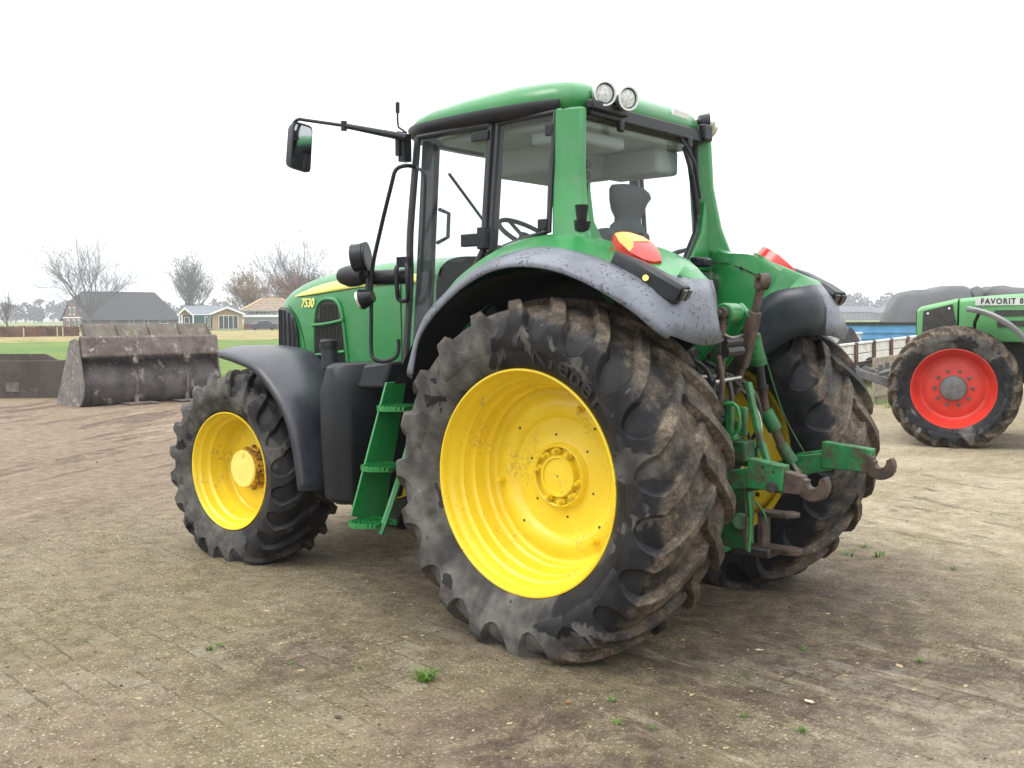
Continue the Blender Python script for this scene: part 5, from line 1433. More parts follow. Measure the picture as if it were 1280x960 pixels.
for x, nm in ((0, 0), (BW - .035, 1)):
    mb = MB(); mb.loft([sect(x, end), sect(x + .035, end)]); mb.build('bucket_end_plate', M['bucket_pale'] if nm == 0 else M['bucket'], BK, bevel=.01)
mb = MB(); mb.loft([sect(x, [(-.10, .965), (-.13, 1.0), (-.07, 1.35), (-.03, 1.38), (.10, 1.38), (.24, 1.0), (.06, .985)]) for x in (.04, BW - .04)]); mb.build('bucket_box_beam', M['bucket'], BK, bevel=.02)
mb = MB(); mb.loft([sect(x, [(.05, 1.37), (.22, 1.61), (.26, 1.61), (.12, 1.36)]) for x in (.12, BW - .12)]); LIP = mb.build('spill_guard', M['bucket_moss'], BK, bevel=.006)
for k in range(5):
    x = .14 + (BW - .30) * k / 4
    mb = MB(); mb.loft([sect(x + d, [(-.03, 1.37), (.20, 1.615), (.23, 1.615), (.08, 1.37)]) for d in (0, .025)]); mb.build('guard_rib', M['bucket'], LIP)
for k, x in enumerate((BW * .36, BW * .73)):
    mb = MB()
    rib = [(y - .045, z) for y, z in sh if .05 < z < 1.0 and y < .3]; rb_ = [(y, z) for y, z in sh if .05 < z < 1.0 and y < .3]
    mb.loft([[(x, a[0], a[1]), (x + .04, a[0], a[1]), (x + .04, b_[0] + .01, b_[1]), (x, b_[0] + .01, b_[1])] for a, b_ in zip(rib, rb_)]); 
    mb.box((x + .02, -.03, .90), (.10, .16, .14)); mb.build('mounting_rib', M['bucket'], BK, bevel=.008)
    mb = MB(); mb.box((x + .05, -.16, .055), (.62, .42, .03)); mb.cyl((x + .02, -.10, .06), (x + .02, -.06, .24), .045, n=12); mb.build('foot_plate', M['bucket'], BK, bevel=.006)
mb = MB(); mb.box((BW * .735, -.125, .98), (.13, .03, .14), Matrix.Rotation(.15, 3, 'Y')); mb.build('pale_plate', M['bucket_pale'], BK)
for dx, dz in ((2.62, 1.02), (2.80, 1.05), (2.79, .97)):
    pass

# low wall at the left edge
M['wall_mud'] = weathered('muddy_low_wall', (.050, .040, .034), (.085, .068, .058), (.12, .098, .083), 1.6)
w0, w1 = Vector((*(21.85, -1.07), 0)), Vector((*(18.06, -5.08), 0))
wv = w1 - w0; WL_ = wv.length
LW = empty('low_wall', w0, math.atan2(wv.y, wv.x)); tag(LW, 'long low mud-brown wall with a chamfered corner, behind the bucket', 'wall')
mb = MB(); mb.prism([(0, 0, 0), (WL_, 0, 0), (WL_, 0, .84), (0, 0, .84)], (0, .10, 0)); mb.build('wall', M['wall_mud'], LW, bevel=.02)
mb = MB(); mb.prism([(0, .02, .835), (WL_ - .16, .02, .835), (WL_ - .42, .02, .975), (0, .02, 1.0)], (0, .06, 0)); mb.build('top_board', M['wall_mud'], LW, bevel=.01)
mb = MB(); mb.box((WL_ - 1.10, -.006, .27), (.26, .02, .20)); mb.build('wall_patch', M['bucket'], LW)

# ---- second tractor
M['green2'] = simple('pale_green_paint', (.075, .26, .085), .4, var=.1, scale=3, dirt=(.16, .2, .12), damt=.25, dscale=7)
M['redrim'] = simple('red_wheel_paint', (.52, .030, .018), .42, var=.12, scale=5, dirt=(.40, .10, .06), damt=.2, dscale=9)
M['grey'] = simple('grey_plastic', (.16, .165, .17), .45, var=.15, scale=5)
M['iron'] = simple('grey_linkage_iron', (.10, .10, .105), .55, var=.3, scale=12, dirt=(.10, .06, .04), damt=.3, dscale=15)
wc = (0.95, -8.47)
T2 = empty('tractor', (wc[0], wc[1], 0), R(14)); tag(T2, 'pale green tractor with red wheels at the right edge of the photo', 'tractor')
OLD_HALF = [(0, .745), (.08, .743), (.16, .734), (.215, .715), (.245, .682), (.262, .635), (.268, .600), (.262, .565), (.248, .530), (.236, .510), (.225, .497)]
def old_wheel(loc, rz, side, label, k=1.0):
    w_ = empty('wheel', loc, rz, T2); tag(w_, label)
    t = tyre_mesh([(y * k, r * k) for y, r in OLD_HALF], 20, .30, .050 * k, loc[2], side, nose=.022, hw=.023, seed=9)
    r_ = MB(); r_.lathe([(q[0] * k, q[1] * k) for q in [(.215, .502), (.232, .506), (.236, .498), (.226, .488), (.205, .482), (.190, .470), (.12, .455), (.10, .440), (.06, .425), (.03, .405), (.02, .38), (.035, .33), (.05, .29), (.052, .20), (.06, .16)]], n=96)
    r_.lathe([(.03 * k, .44 * k), (-.1 * k, .45 * k), (-.225 * k, .5 * k)], n=64)
    hb = MB(); hb.lathe([(.05 * k, .165 * k), (.13 * k, .16 * k), (.16 * k, .15 * k), (.17 * k, .12 * k), (.17 * k, .0001)], n=48)
    ring_bolts(hb, 10, .225 * k, .05 * k, .085 * k, .016 * k)
    for m_, nm, mt in ((t, 'tyre', M['tyre_old']), (r_, 'rim', M['redrim']), (hb, 'hub', M['iron'])):
        if side < 0: m_.mirror()
        m_.build(nm, mt, w_, smooth=38)
old_wheel((0, 0, .785), .05, 1, 'red front wheel facing the yard')
old_wheel((0, -1.75, .785), .05, -1, 'red far front wheel')
old_wheel((-2.75, .05, .98), 0, 1, 'red rear wheel', 1.24)
old_wheel((-2.75, -1.80, .98), 0, -1, 'red far rear wheel', 1.24)
def hood2(x, w, zb, zt):
    return [(x, -.875 + y, z) for y, z in ((w, zb), (w, zt - .12), (w * .95, zt - .04), (w * .7, zt), (-w * .7, zt), (-w * .95, zt - .04), (-w, zt - .12), (-w, zb))]
mb = MB(); mb.loft([hood2(-.02, .43, 1.36, 1.93), hood2(-.4, .45, 1.36, 1.965), hood2(-1.4, .47, 1.36, 2.02), hood2(-1.9, .48, 1.36, 2.04)])
H2 = mb.build('hood', M['green2'], T2, smooth=40, bevel=.012)
mb = MB(); mb.loft([hood2(.50, .36, 1.40, 1.79), hood2(.45, .39, 1.36, 1.83), hood2(.0, .432, 1.36, 1.932)]); N2 = mb.build('nose_cowl', M['green2'], T2, smooth=40, bevel=.012)
mb = MB(); mb.prism([(.43, -.875 + .396, 1.40), (.42, -.875 + .396, 1.765), (.06, -.875 + .428, 1.855), (-.03, -.875 + .434, 1.40)], (0, .006, 0)); mb.build('side_mesh', M['dark'], N2)
mb = MB()
for x, z in ((.36, 1.735), (.10, 1.80)): mb.cyl((x, -.875 + .405 + (.5 - x) * .06, z), (x, -.875 + .425 + (.5 - x) * .06, z), .014, n=10)
mb.build('mesh_screw', M['white'], N2)
mb = MB(); mb.box((.505, -.875, 1.60), (.02, .60, .30)); mb.build('front_mesh', M['dark'], N2)
mb = MB(); mb.box((-.64, -.875 + .460, 1.885), (.86, .012, .10)); NP = mb.build('name_plate', simple('aged_name_plate', (.52, .56, .52), .5, var=.1, dirt=(.3, .33, .28), damt=.25), H2)
cu = bpy.data.curves.new('lettering', 'FONT'); cu.body = 'FAVORIT 824'; cu.size = .100; cu.extrude = .002; cu.align_x = 'CENTER'; cu.align_y = 'CENTER'; cu.space_character = 1.25; cu.offset = .0032
to = bpy.data.objects.new('tmp', cu); col.objects.link(to)
me = bpy.data.meshes.new_from_object(to.evaluated_get(bpy.context.evaluated_depsgraph_get())); bpy.data.objects.remove(to); me.materials.clear(); me.materials.append(M['rubber_trim'])
sx_ = .60 / max(v.co.x for v in me.vertices) / 2
me.transform(Matrix.Diagonal((sx_, 1, 1, 1)))
o = bpy.data.objects.new('lettering', me); col.objects.link(o); o.parent = NP
o.matrix_local = Matrix(((-1, 0, 0, -.575), (0, 0, 1, -.875 + .468), (0, 1, 0, 1.884), (0, 0, 0, 1)))
mb = MB(); mb.box((-.62, -.875 + .461, 1.735), (.36, .012, .075)); mb.box((-.70, -.875 + .463, 1.60), (.45, .012, .075)); mb.build('vent_slot', M['dark'], H2)
mb = MB(); mb.box((-.4, -.875, 1.10), (1.9, .5, .55)); mb.box((-2.3, -.875, .95), (2.2, .6, .7)); mb.box((0, -.875, .75), (.3, 1.3, .22)); mb.box((.45, -.875, .85), (.5, .5, .4)); mb.build('engine_block', M['dark'], T2, bevel=.02)
# mudguard behind the front wheel
mb = MB(); rings = []
for k in range(15):
    a = R(98 + k * 6)
    c_ = Vector((1.03 * math.cos(a), 0, .785 + 1.03 * math.sin(a))); o_ = Vector((math.cos(a), 0, math.sin(a)))
    rings.append([c_ + Vector((0, .23, 0)) - o_ * .05, c_ + Vector((0, .235, 0)), c_ + o_ * .02 + Vector((0, .15, 0)), c_ + o_ * .02 + Vector((0, -.15, 0)), c_ + Vector((0, -.24, 0))])
mb.loft(rings, closed=False, cap=False); FF = mb.build('front_fender', M['grey'], T2, smooth=50, solid=.02)
mb = MB(); mb.tube([(-.30, -.10, 1.80), (-.22, -.20, 1.62), (-.2, -.5, 1.3)], .022, n=6); mb.build('fender_stay', M['dark'], FF)
# front linkage
for y in (-.5, -1.25):
    mb = MB(); bar(mb, [(.55, y, .72), (.85, y, .80), (1.25, y, .93)], [.14, .12, .10], .06); hook(mb, (1.30, y, .96), (1, 0, 0), .05, .05); mb.box((.62, y, .62), (.2, .09, .35)); mb.tube([(.60, y + .1, 1.02), (.95, y + .1, .92)], .028); mb.box((.95, y, .98), (.05, .07, .14)); mb.build('front_link_arm', M['iron'], T2, bevel=.008)
# cab further right
mb = MB()
for x, y in ((-1.95, -.25), (-1.95, -1.5), (-3.35, -.2), (-3.35, -1.55), (-2.7, -.18), (-2.7, -1.57)): mb.box((x, y, 2.05), (.09, .09, 1.5))
C2 = mb.build('cab_pillars', M['rubber_trim'], T2, bevel=.01)
C2.name = 'cab_frame'
mb = MB(); mb.box((-2.65, -.875, 2.87), (1.65, 1.55, .16)); mb.build('cab_roof', M['green2'], T2, bevel=.06, segs=4)
mb = MB(); mb.box((-2.65, -.20, 2.1), (1.3, .01, 1.35)); mb.box((-2.65, -1.56, 2.1), (1.3, .01, 1.35)); mb.box((-1.93, -.875, 2.1), (.01, 1.2, 1.35)); mb.build('cab_glass', M['glass'], T2)
for s in (.05, -1.8):
    mb = MB(); rings = []
    for k in range(16):
        a = R(15 + k * 10); rings.append([(-2.75 + 1.1 * math.cos(a), s + q, .98 + 1.1 * math.sin(a)) for q in (-.3, .3)])
    mb.loft(rings, closed=False, cap=False); mb.build('rear_fender', M['green2'], T2, smooth=50, solid=.02)

# ---- trailers and stores on the right
M['tarp'] = simple('black_plastic_sheet', (.030, .031, .034), .45, var=.35, scale=.8, dirt=(.075, .073, .072), damt=.45, dscale=.9, bump=.5, bscale=2.5)
M['blue'] = simple('blue_trailer_paint', (.10, .29, .52), .45, var=.15, scale=2, dirt=(.28, .34, .38), damt=.2, dscale=3)
M['white_board'] = simple('white_boards', (.62, .61, .57), .6, var=.12, scale=3, dirt=(.35, .28, .2), damt=.3, dscale=4)
M['rust_post'] = simple('rusty_posts', (.10, .048, .036), .8, var=.3, scale=8)
M['plank'] = weathered('weathered_planks', (.20, .165, .125), (.30, .25, .19), (.36, .31, .25), 2.0)
# flatbed trailer with white slatted sides
a_, b_ = Vector((6.29, -17.10, 1.13)), Vector((5.68, -20.98, 1.30))
q = b_ - a_; q.z = 0; L_ = q.length
FT = empty('flatbed_trailer', (a_.x, a_.y, 0), math.atan2(q.y, q.x)); tag(FT, 'low trailer with white board sides and rusty brown stakes', 'trailer')
zt = 1.15
mb = MB()
for z in (.675, .885): mb.box((L_ / 2, 0, z), (L_ + 2, .03, .19))
for z in (.675, .885): mb.box((L_ / 2, 2.2, z), (L_ + 2, .03, .19))
mb.build('side_board', M['white_board'], FT, bevel=.006)
mb = MB(); mb.box((L_ / 2, .0, 1.02), (L_ + 2.1, .09, .05)); mb.box((L_ / 2, 2.2, 1.02), (L_ + 2.1, .09, .05)); mb.build('top_rail', M['white_board'], FT, bevel=.006)
for k in range(-1, 7):
    mb = MB(); mb.box((.98 + k * .78, -.04, .80), (.10, .05, .50)); mb.build('side_stake', M['rust_post'], FT)
mb = MB(); mb.box((L_ / 2, 1.1, .53), (L_ + 2, 2.15, .10)); mb.box((L_ / 2, .7, .5), (L_ + 1, .12, .16)); mb.box((L_ / 2, 1.5, .5), (L_ + 1, .12, .16)); mb.build('trailer_bed', M['dark'], FT)
FT.rotation_euler.y = -.045
for x in (.4, L_ * .75):
    for y in (.25, 1.95):
        mb = MB(); mb.lathe([(-.1, .18), (-.11, .24), (-.09, .33), (0, .35), (.09, .33), (.11, .24), (.1, .18), (.05, .15), (.05, .001)], n=32); 
        mb.build('trailer_wheel', M['hose'], FT, loc=(x + 3.5, y, .35), smooth=40)
# dark heap of soil lying in it
def mound(name, c, rx, ry, h, m, label, cat, rz=0, seed=1, pw=1.0, flat=0.0):
    mb = MB(); rg = random.Random(seed); nr, na = 9, 36; vs = [(0, 0, h)]; fs = []
    for i in range(1, nr + 1):
        t = i / nr
        for k in range(na):
            a = 2 * PI * k / na
            j = 1 + .12 * noise.noise(Vector((math.cos(a) * 1.5, math.sin(a) * 1.5, seed))) 
            z = h * max(0, (1 - max(0, (t - flat) / (1 - flat)) ** pw)) * (1 + .16 * noise.noise(Vector((t * 3 * math.cos(a), t * 3 * math.sin(a), seed * 2.0))))
            vs.append((rx * t * j * math.cos(a), ry * t * j * math.sin(a), z))
    fs = [(0, 1 + k, 1 + (k + 1) % na) for k in range(na)]
    for i in range(nr - 1):
        fs += [(1 + i * na + k, 1 + (i + 1) * na + k, 1 + (i + 1) * na + (k + 1) % na, 1 + i * na + (k + 1) % na) for k in range(na)]
    mb.add(vs, fs); o = mb.build(name, m, loc=c, rz=rz, smooth=60); tag(o, label, cat); return o
M['black_soil'] = simple('black_soil', (.022, .021, .022), .95, var=.4, scale=12, bump=.5, bscale=20)
p = (6.56, -18.73, 1.03)
mound('soil_heap', (p[0], p[1], .66), .60, .50, .80, M['black_soil'], 'dark heap of soil lying on the low white-sided trailer', 'heap', seed=4)
# blue tipping trailer
a_, b_ = Vector((11.16, -25.88, 1.43)), Vector((8.49, -29.64, 1.43))
q = b_ - a_; q.z = 0; L_ = q.length
BT = empty('tipping_trailer', (a_.x, a_.y, 0), math.atan2(q.y, q.x)); tag(BT, 'light blue tipping trailer with a black top rim, in front of the covered heap', 'trailer')
mb = MB(); mb.box((L_ / 2, 1.2, 1.12), (L_, 2.4, .62)); B_ = mb.build('trailer_box', M['blue'], BT, bevel=.01)
mb = MB()
for z in (.96, 1.16): mb.box((L_ / 2, -.02, z), (L_, .05, .03))
mb.build('box_rib', M['blue'], B_)
mb = MB(); mb.box((L_ / 2, .0, 1.45), (L_ + .1, .12, .09)); mb.box((L_ / 2, 2.4, 1.45), (L_ + .1, .12, .09)); mb.build('top_rim', M['rubber_trim'], B_)
mb = MB(); mb.box((L_ / 2, 1.2, .70), (L_ * .9, .8, .2)); mb.build('chassis', M['dark'], BT)
for x in (L_ * .3, L_ * .5):
    for y in (.25, 2.15):
        mb = MB(); mb.lathe([(-.14, .22), (-.16, .30), (-.13, .44), (0, .47), (.13, .44), (.16, .30), (.14, .22), (.06, .18), (.06, .001)], n=32); mb.build('trailer_wheel', M['hose'], BT, loc=(x, y, .47), smooth=40)
# upright plank wall
a_, b_ = Vector((*(4.21, -14.22), 0)), Vector((*(4.66, -18.10), 0))
q = b_ - a_; PWL = q.length
PW = empty('plank_wall', a_, math.atan2(q.y, q.x)); tag(PW, 'short wall of weathered upright planks below the white-sided trailer', 'plank wall')
k = 0; x = 0
rg = random.Random(6)
mbp = MB()
while x < PWL:
    wd = rg.uniform(.13, .17); mbp.box((x + wd / 2, rg.uniform(-.006, .006), .45), (wd - .012, .05, .90 + rg.uniform(-.02, .02))); x += wd
mbp.build('planks', M['plank'], PW, bevel=.005)
mb = MB(); mb.box((PWL / 2, -.05, .75), (PWL, .05, .09)); mb.box((PWL / 2, -.05, .2), (PWL, .05, .09)); mb.build('cross_rail', M['plank'], PW)
# silage clamps under black sheets
def heap(pxs, depth, seed, label):
    """ridge line given as (along, height); sloping front and ends"""
    mb = MB(); rings = []
    for i, (x, h) in enumerate(pxs):
        ring = []
        for t, f_ in ((-1.0, 0), (-.92, .30), (-.8, .66), (-.66, .90), (-.5, .985), (-.25, 1.0), (0, 1.01), (.3, 1.0), (.6, .9), (.85, .5), (1.0, 0)):
            j = .05 * h * noise.noise(Vector((x * .6, t * 3, seed))) * (0 if f_ == 0 else 1)
            ring.append((x + .18 * noise.noise(Vector((x, t * 2, seed + 3))), depth * t, h * f_ + j))
        rings.append(ring)
    mb.loft(rings, closed=False, cap=False); return mb
a_, b_ = Vector((13.33, -37.99, 1.36)), Vector((7.82, -40.34, 1.35)); q = b_ - a_; q.z = 0; L_ = q.length; mp = L_ / 194
dh = lambda y, d_: 1.7 + (394.8 - y) * d_ * .925 / 1261
prof = [(1096, 404), (1102, 396), (1110, 381), (1117, 369), (1124, 365.5), (1140, 363.5), (1158, 362.5), (1168, 360), (1180, 358.5), (1198, 359), (1206, 362), (1209, 372), (1212, 404)]
px = [((u - 1096) * mp, max(.0, dh(v, 46) if v < 403 else 0.0)) for u, v in prof]
mb = heap(px, 4.5, 2.0, ''); o = mb.build('silage_heap', M['tarp'], smooth=50, loc=(a_.x, a_.y, 0), rz=math.atan2(q.y, q.x)); tag(o, 'large silage heap under black plastic sheet, steep end facing the fields', 'silage heap')
prof = [(1200, 404), (1204, 372), (1209, 364.5), (1216, 362), (1223, 364.5), (1226, 372), (1229, 404)]
px = [((u - 1096) * mp, max(.0, dh(v, 48) if v < 403 else 0.0)) for u, v in prof]
mb = heap(px, 3.0, 5.0, ''); o = mb.build('silage_bale', M['tarp'], smooth=50, loc=(a_.x, a_.y, 0), rz=math.atan2(q.y, q.x)); tag(o, 'small black-wrapped bale between the two silage heaps', 'bale')
prof = [(1224, 404), (1226, 378), (1229, 366), (1235, 362), (1246, 361), (1256, 363), (1268, 364), (1300, 365), (1330, 364), (1360, 370), (1372, 404)]
px = [((u - 1096) * mp, max(.0, dh(v, 48) if v < 403 else 0.0)) for u, v in prof]
mb = heap(px, 4.0, 8.0, ''); o = mb.build('silage_heap', M['tarp'], smooth=50, loc=(a_.x, a_.y, 0), rz=math.atan2(q.y, q.x)); tag(o, 'lower rounded silage heap under black plastic, above the lettered green hood', 'silage heap')

# ------------------------------------------------------------------ the far side of the fields
def place(name, u_pt, label, cat, group=None):
    """a thing standing at a ground point and turned to face the yard"""
    o = empty(name, (u_pt[0], u_pt[1], 0), math.atan2(u_pt[1] - VIEW.y, u_pt[0] - VIEW.x) - PI / 2)
    tag(o, label, cat, group); return o
M['roof_dark'] = simple('dark_roof_tiles', (.036, .034, .038), .75, var=.15, scale=.8, bump=.3, bscale=4)
M['roof_grey'] = simple('grey_roof_felt', (.16, .175, .20), .8, var=.1, scale=1)
M['brick'] = simple('brown_brick', (.165, .098, .078), .9, var=.2, scale=3)
M['brick_red'] = simple('red_brick_plinth', (.22, .095, .075), .9, var=.15, scale=3)
M['wood_clad'] = simple('orange_wood_cladding', (.40, .27, .16), .7, var=.1, scale=2)
M['teal'] = simple('dark_teal_cladding', (.035, .085, .095), .6, var=.1)
M['pane'] = simple('window_pane', (.05, .06, .07), .1, var=.2)
M['trim'] = simple('white_trim', (.78, .78, .76), .5, var=.04)
M['batten'] = simple('roof_battens', (.50, .36, .22), .8, var=.15, scale=3)
M['membrane'] = simple('roof_membrane', (.36, .38, .43), .7, var=.15, scale=1.2)
M['conc'] = simple('bare_block_wall', (.30, .30, .29), .9, var=.1)

def window(parent, x, y, z, w, h, n=1, nm='window', hz=None):
    f_ = MB(); f_.box((x, y - .03, z), (w, .06, h)); W_ = f_.build(nm, M['trim'], parent)
    p_ = MB(); g = .08; pw = (w - g) / n
    for k in range(n):
        p_.box((x - w / 2 + g / 2 + pw * (k + .5), y - .064, z), (pw - g, .02, h - 2 * g))
    p_.build('pane', M['pane'], W_)
    return W_
# farmhouse (x right, y away, z up from its near left foot)
d_ = 222.0; mp = d_ / 1261 / .80
FH = place('farmhouse', (196.21, -92.60, 1.72), 'large old farmhouse with a huge dark tiled roof and brown brick gable', 'house')
FH.rotation_euler.z += R(24)
LH = 21.5; DH = 9.4
mb = MB(); mb.box((LH / 2, DH / 2, 1.0), (LH, DH, 2.0)); mb.prism([(0.05, 0, 2.0), (0.05, DH, 2.0), (0.05, DH * .86, 3.6), (.05, DH * .68, 5.4), (0.05, DH * .32, 5.4), (.05, DH * .14, 3.6)], (.3, 0, 0)); mb.build('wall', M['brick'], FH)
mb = MB(); ov = .5
A_ = [(-.25, -ov, 1.5), (LH + .3, -ov, 1.5), (LH - 3.4, DH / 2, 7.5), (2.2, DH / 2, 7.5), (0.0, DH * .30, 5.3)]
B_ = [(-.25, DH + ov, 1.5), (LH + .3, DH + ov, 1.5), (LH - 3.4, DH / 2, 7.5), (2.2, DH / 2, 7.5), (0.0, DH * .70, 5.3)]
mb.add(A_, [(0, 1, 2, 3, 4)]); mb.add(B_, [(4, 3, 2, 1, 0)]); mb.add([A_[4], A_[3], B_[4]], [(0, 1, 2)]); mb.add([A_[1], B_[1], A_[2]], [(0, 1, 2)])
mb.build('roof', M['roof_dark'], FH, smooth=0, solid=.22)
mb = MB(); mb.box((LH * .62, DH / 2, 8.9), (.9, .9, 1.0)); 
for x, w_ in ((6.4, .7), (10.3, 1.1), (13.6, 1.1), (17.6, 1.9)): window(FH, x, -.02, 1.05, w_, .7)
# gable windows face -x
for y, z, w_, h_ in ((1.6, .95, 1.1, 1.4), (3.9, .95, 1.1, 1.4), (6.6, .95, 1.1, 1.4), (3.7, 3.4, .85, 1.6), (5.7, 3.4, .85, 1.6)):
    f_ = MB(); f_.box((-.03, y, z), (.07, w_, h_)); W_ = f_.build('window', M['trim'], FH); p_ = MB(); p_.box((-.075, y - w_ * .25, z), (.02, w_ * .38, h_ * .8)); p_.box((-.075, y + w_ * .25, z), (.02, w_ * .38, h_ * .8)); p_.build('pane', M['pane'], W_)
mb = MB(); mb.box((-.06, DH / 2, 2.05), (.1, DH, .22)); mb.build('gable_band', M['trim'], FH)
# bungalow
BG = place('bungalow', (132.24, -76.41, 1.65), 'new wooden bungalow with white trim, grey roof and two gables', 'house')
mp = 158 / 1261
bx = lambda u: (u - 227) * mp * .905
bz = lambda v: 1.7 + (398.4 - v) * mp * .95
x0, x1, x2, x3 = bx(227), bx(268), bx(271), bx(304)
mb = MB(); mb.box(((x0 + x1) / 2, 4.2, bz(393.5) / 2), (x1 - x0, 6.0, bz(393.5))); mb.build('teal_wall', M['teal'], BG)
mb = MB(); zz = bz(393); mb.prism([(x2 - .6, 0, 0), (x3, 0, 0), (x3, 0, zz), ((x2 + x3) / 2 - .1, 0, bz(385.3)), (x2 - .6, 0, zz)], (0, 7.2, 0)); mb.build('wooden_wall', M['wood_clad'], BG)
def gable_roof(xa, xb, zpk, ze, y0, y1, par, nm='roof'):
    xm = (xa + xb) / 2; mb = MB()
    mb.loft([[(xa, y, ze), (xm, y, zpk), (xb, y, ze), (xb, y, ze - .16), (xm, y, zpk - .2), (xa, y, ze - .16)] for y in (y0, y1)]); r_ = mb.build(nm, M['roof_grey'], par, smooth=0)
    t_ = MB(); t_.loft([[(xa - .05, y, ze + .03), (xm, y, zpk + .05), (xb + .05, y, ze + .03), (xb + .05, y, ze - .24), (xm, y, zpk - .26), (xa - .05, y, ze - .24)] for y in (y0 - .12, y0)]); t_.build('roof_trim', M['trim'], r_, smooth=0)
gable_roof(x2 - 1.0, x3 + .35, bz(383.2), bz(392.2), -.45, 7.6, BG)
gable_roof(bx(221.5), bx(241), bz(384.5), bz(393.2), .6, 7.2, BG)
mb = MB(); mb.prism([(bx(226), 2.0, bz(392.6)), (bx(275), 2.0, bz(392.6)), (bx(283), 4.2, bz(383.0)), (bx(231), 4.2, bz(383.0))], (0, 0, .14)); r_ = mb.build('roof', M['roof_grey'], BG, smooth=0)
mb = MB(); mb.box(((bx(226) + bx(275)) / 2, 1.95, bz(392.8)), (bx(275) - bx(226), .1, .2)); mb.build('roof_trim', M['trim'], r_)
mb = MB(); mb.prism([(bx(224.5), .95, bz(393.2)), (bx(238.5), .95, bz(393.2)), (bx(231.5), .95, bz(386.5))], (0, .1, 0)); mb.build('gable_cladding', M['wood_clad'], BG)
window(BG, bx(286), -.02, 1.15, bx(298.5) - bx(273.5), 2.1, 4)
window(BG, bx(233.5), 1.16, 1.5, .75, 1.0); window(BG, bx(258.5), 1.16, 1.1, .5, 1.9); window(BG, bx(264.5), 1.16, 1.1, .45, 1.9)
for u_ in (224, 227.5, 241.5):
    mb = MB(); mb.box((bx(u_), .8, bz(393.2) / 2), (.18, .18, bz(393.2))); mb.build('porch_post', M['trim'], BG)
# house under construction with open battens
CH = place('half_built_house', (134.16, -88.26, 1.74), 'half-built house with wooden battens across its unfinished roof, right of the bungalow', 'house')
mp = 166 / 1261
cx_ = lambda u: (u - 303) * mp * .94
cz_ = lambda v: 1.7 + (398.3 - v) * mp * .968
mb = MB(); mb.box((cx_(340), 4.5, cz_(396) / 2), (cx_(376) - cx_(306), 8.5, cz_(396))); mb.build('block_wall', M['conc'], CH)
mb = MB(); mb.box((cx_(340), .2, .45), (cx_(376.5) - cx_(305.5), .4, .9)); mb.build('brick_plinth', M['brick_red'], CH)
E0, E1, P0, P1 = (cx_(301), -.3, cz_(389)), (cx_(381), -.3, cz_(389)), (cx_(329), 4.5, cz_(374)), (cx_(353), 4.5, cz_(374))
mb = MB(); mb.add([E0, E1, P1, P0], [(0, 1, 2, 3)]); mb.add([E0, P0, (cx_(301), 9.3, cz_(389))], [(0, 1, 2)]); mb.add([E1, (cx_(381), 9.3, cz_(389)), P1], [(0, 1, 2)]); mb.add([(cx_(301), 9.3, cz_(389)), P0, P1, (cx_(381), 9.3, cz_(389))], [(0, 1, 2, 3)])
RF = mb.build('roof', M['membrane'], CH, smooth=0, solid=.1)
mb = MB()
for k in range(7):
    t = k / 6.2 + .02
    a_ = Vector(E0).lerp(Vector(P0), t); b_ = Vector(E1).lerp(Vector(P1), t); mb.box((a_ + b_) / 2 + Vector((0, -.1, .12)), ((b_ - a_).length, .22, .16))
for a_, b_ in ((E0, P0), (P0, P1), (E1, P1)): mb.tube([Vector(a_) + Vector((0, -.05, .15)), Vector(b_) + Vector((0, -.05, .15))], .16, n=4)
for k in range(1, 8):
    a_ = Vector(E0).lerp(Vector(E1), k / 8); b_ = Vector(P0).lerp(Vector(P1), k / 8); mb.tube([a_ + Vector((0, -.02, .06)), b_ + Vector((0, -.02, .06))], .06, n=4)
mb.build('roof_battens', M['batten'], RF, smooth=0)
mb = MB(); mb.box((cx_(340), -.35, cz_(395)), (cx_(380) - cx_(304), .08, .35)); mb.build('eaves_board', M['trim'], CH)
# dark car in front of it
CR = place('parked_car', (120.90, -82.81, 1.72), 'dark hatchback parked in front of the half-built house', 'car')
mb = MB(); body = [(-1.9, .32), (-1.92, .75), (-1.75, .92), (-1.05, 1.0), (-.55, 1.42), (.75, 1.45), (1.35, 1.02), (1.85, .92), (1.95, .6), (1.9, .3)]
mb.loft([[(x, y, z if abs(y) < .7 or z < 1.0 else z - .05) for x, z in body] for y in (-.82, -.68, .68, .82)]); CB = mb.build('body', simple('dark_car_paint', (.03, .034, .05), .3, var=.1, coat=.5), CR, bevel=.04)
mb = MB(); mb.prism([(-.85, -.83, 1.0), (-.48, -.80, 1.36), (.05, -.80, 1.38), (.05, -.83, 1.0)], (0, .03, 0)); mb.prism([(.12, -.83, 1.0), (.12, -.80, 1.38), (.70, -.80, 1.38), (1.15, -.83, 1.0)], (0, .03, 0)); mb.build('car_window', M['pane'], CB)
for x in (-1.2, 1.2):
    for y in (-.78, .78):
        mb = MB(); mb.lathe([(-.09, .2), (-.1, .30), (0, .32), (.1, .30), (.09, .2), (.09, .001)], n=24); mb.build('wheel', M['hose'], CR, loc=(x, y, .32), smooth=40)
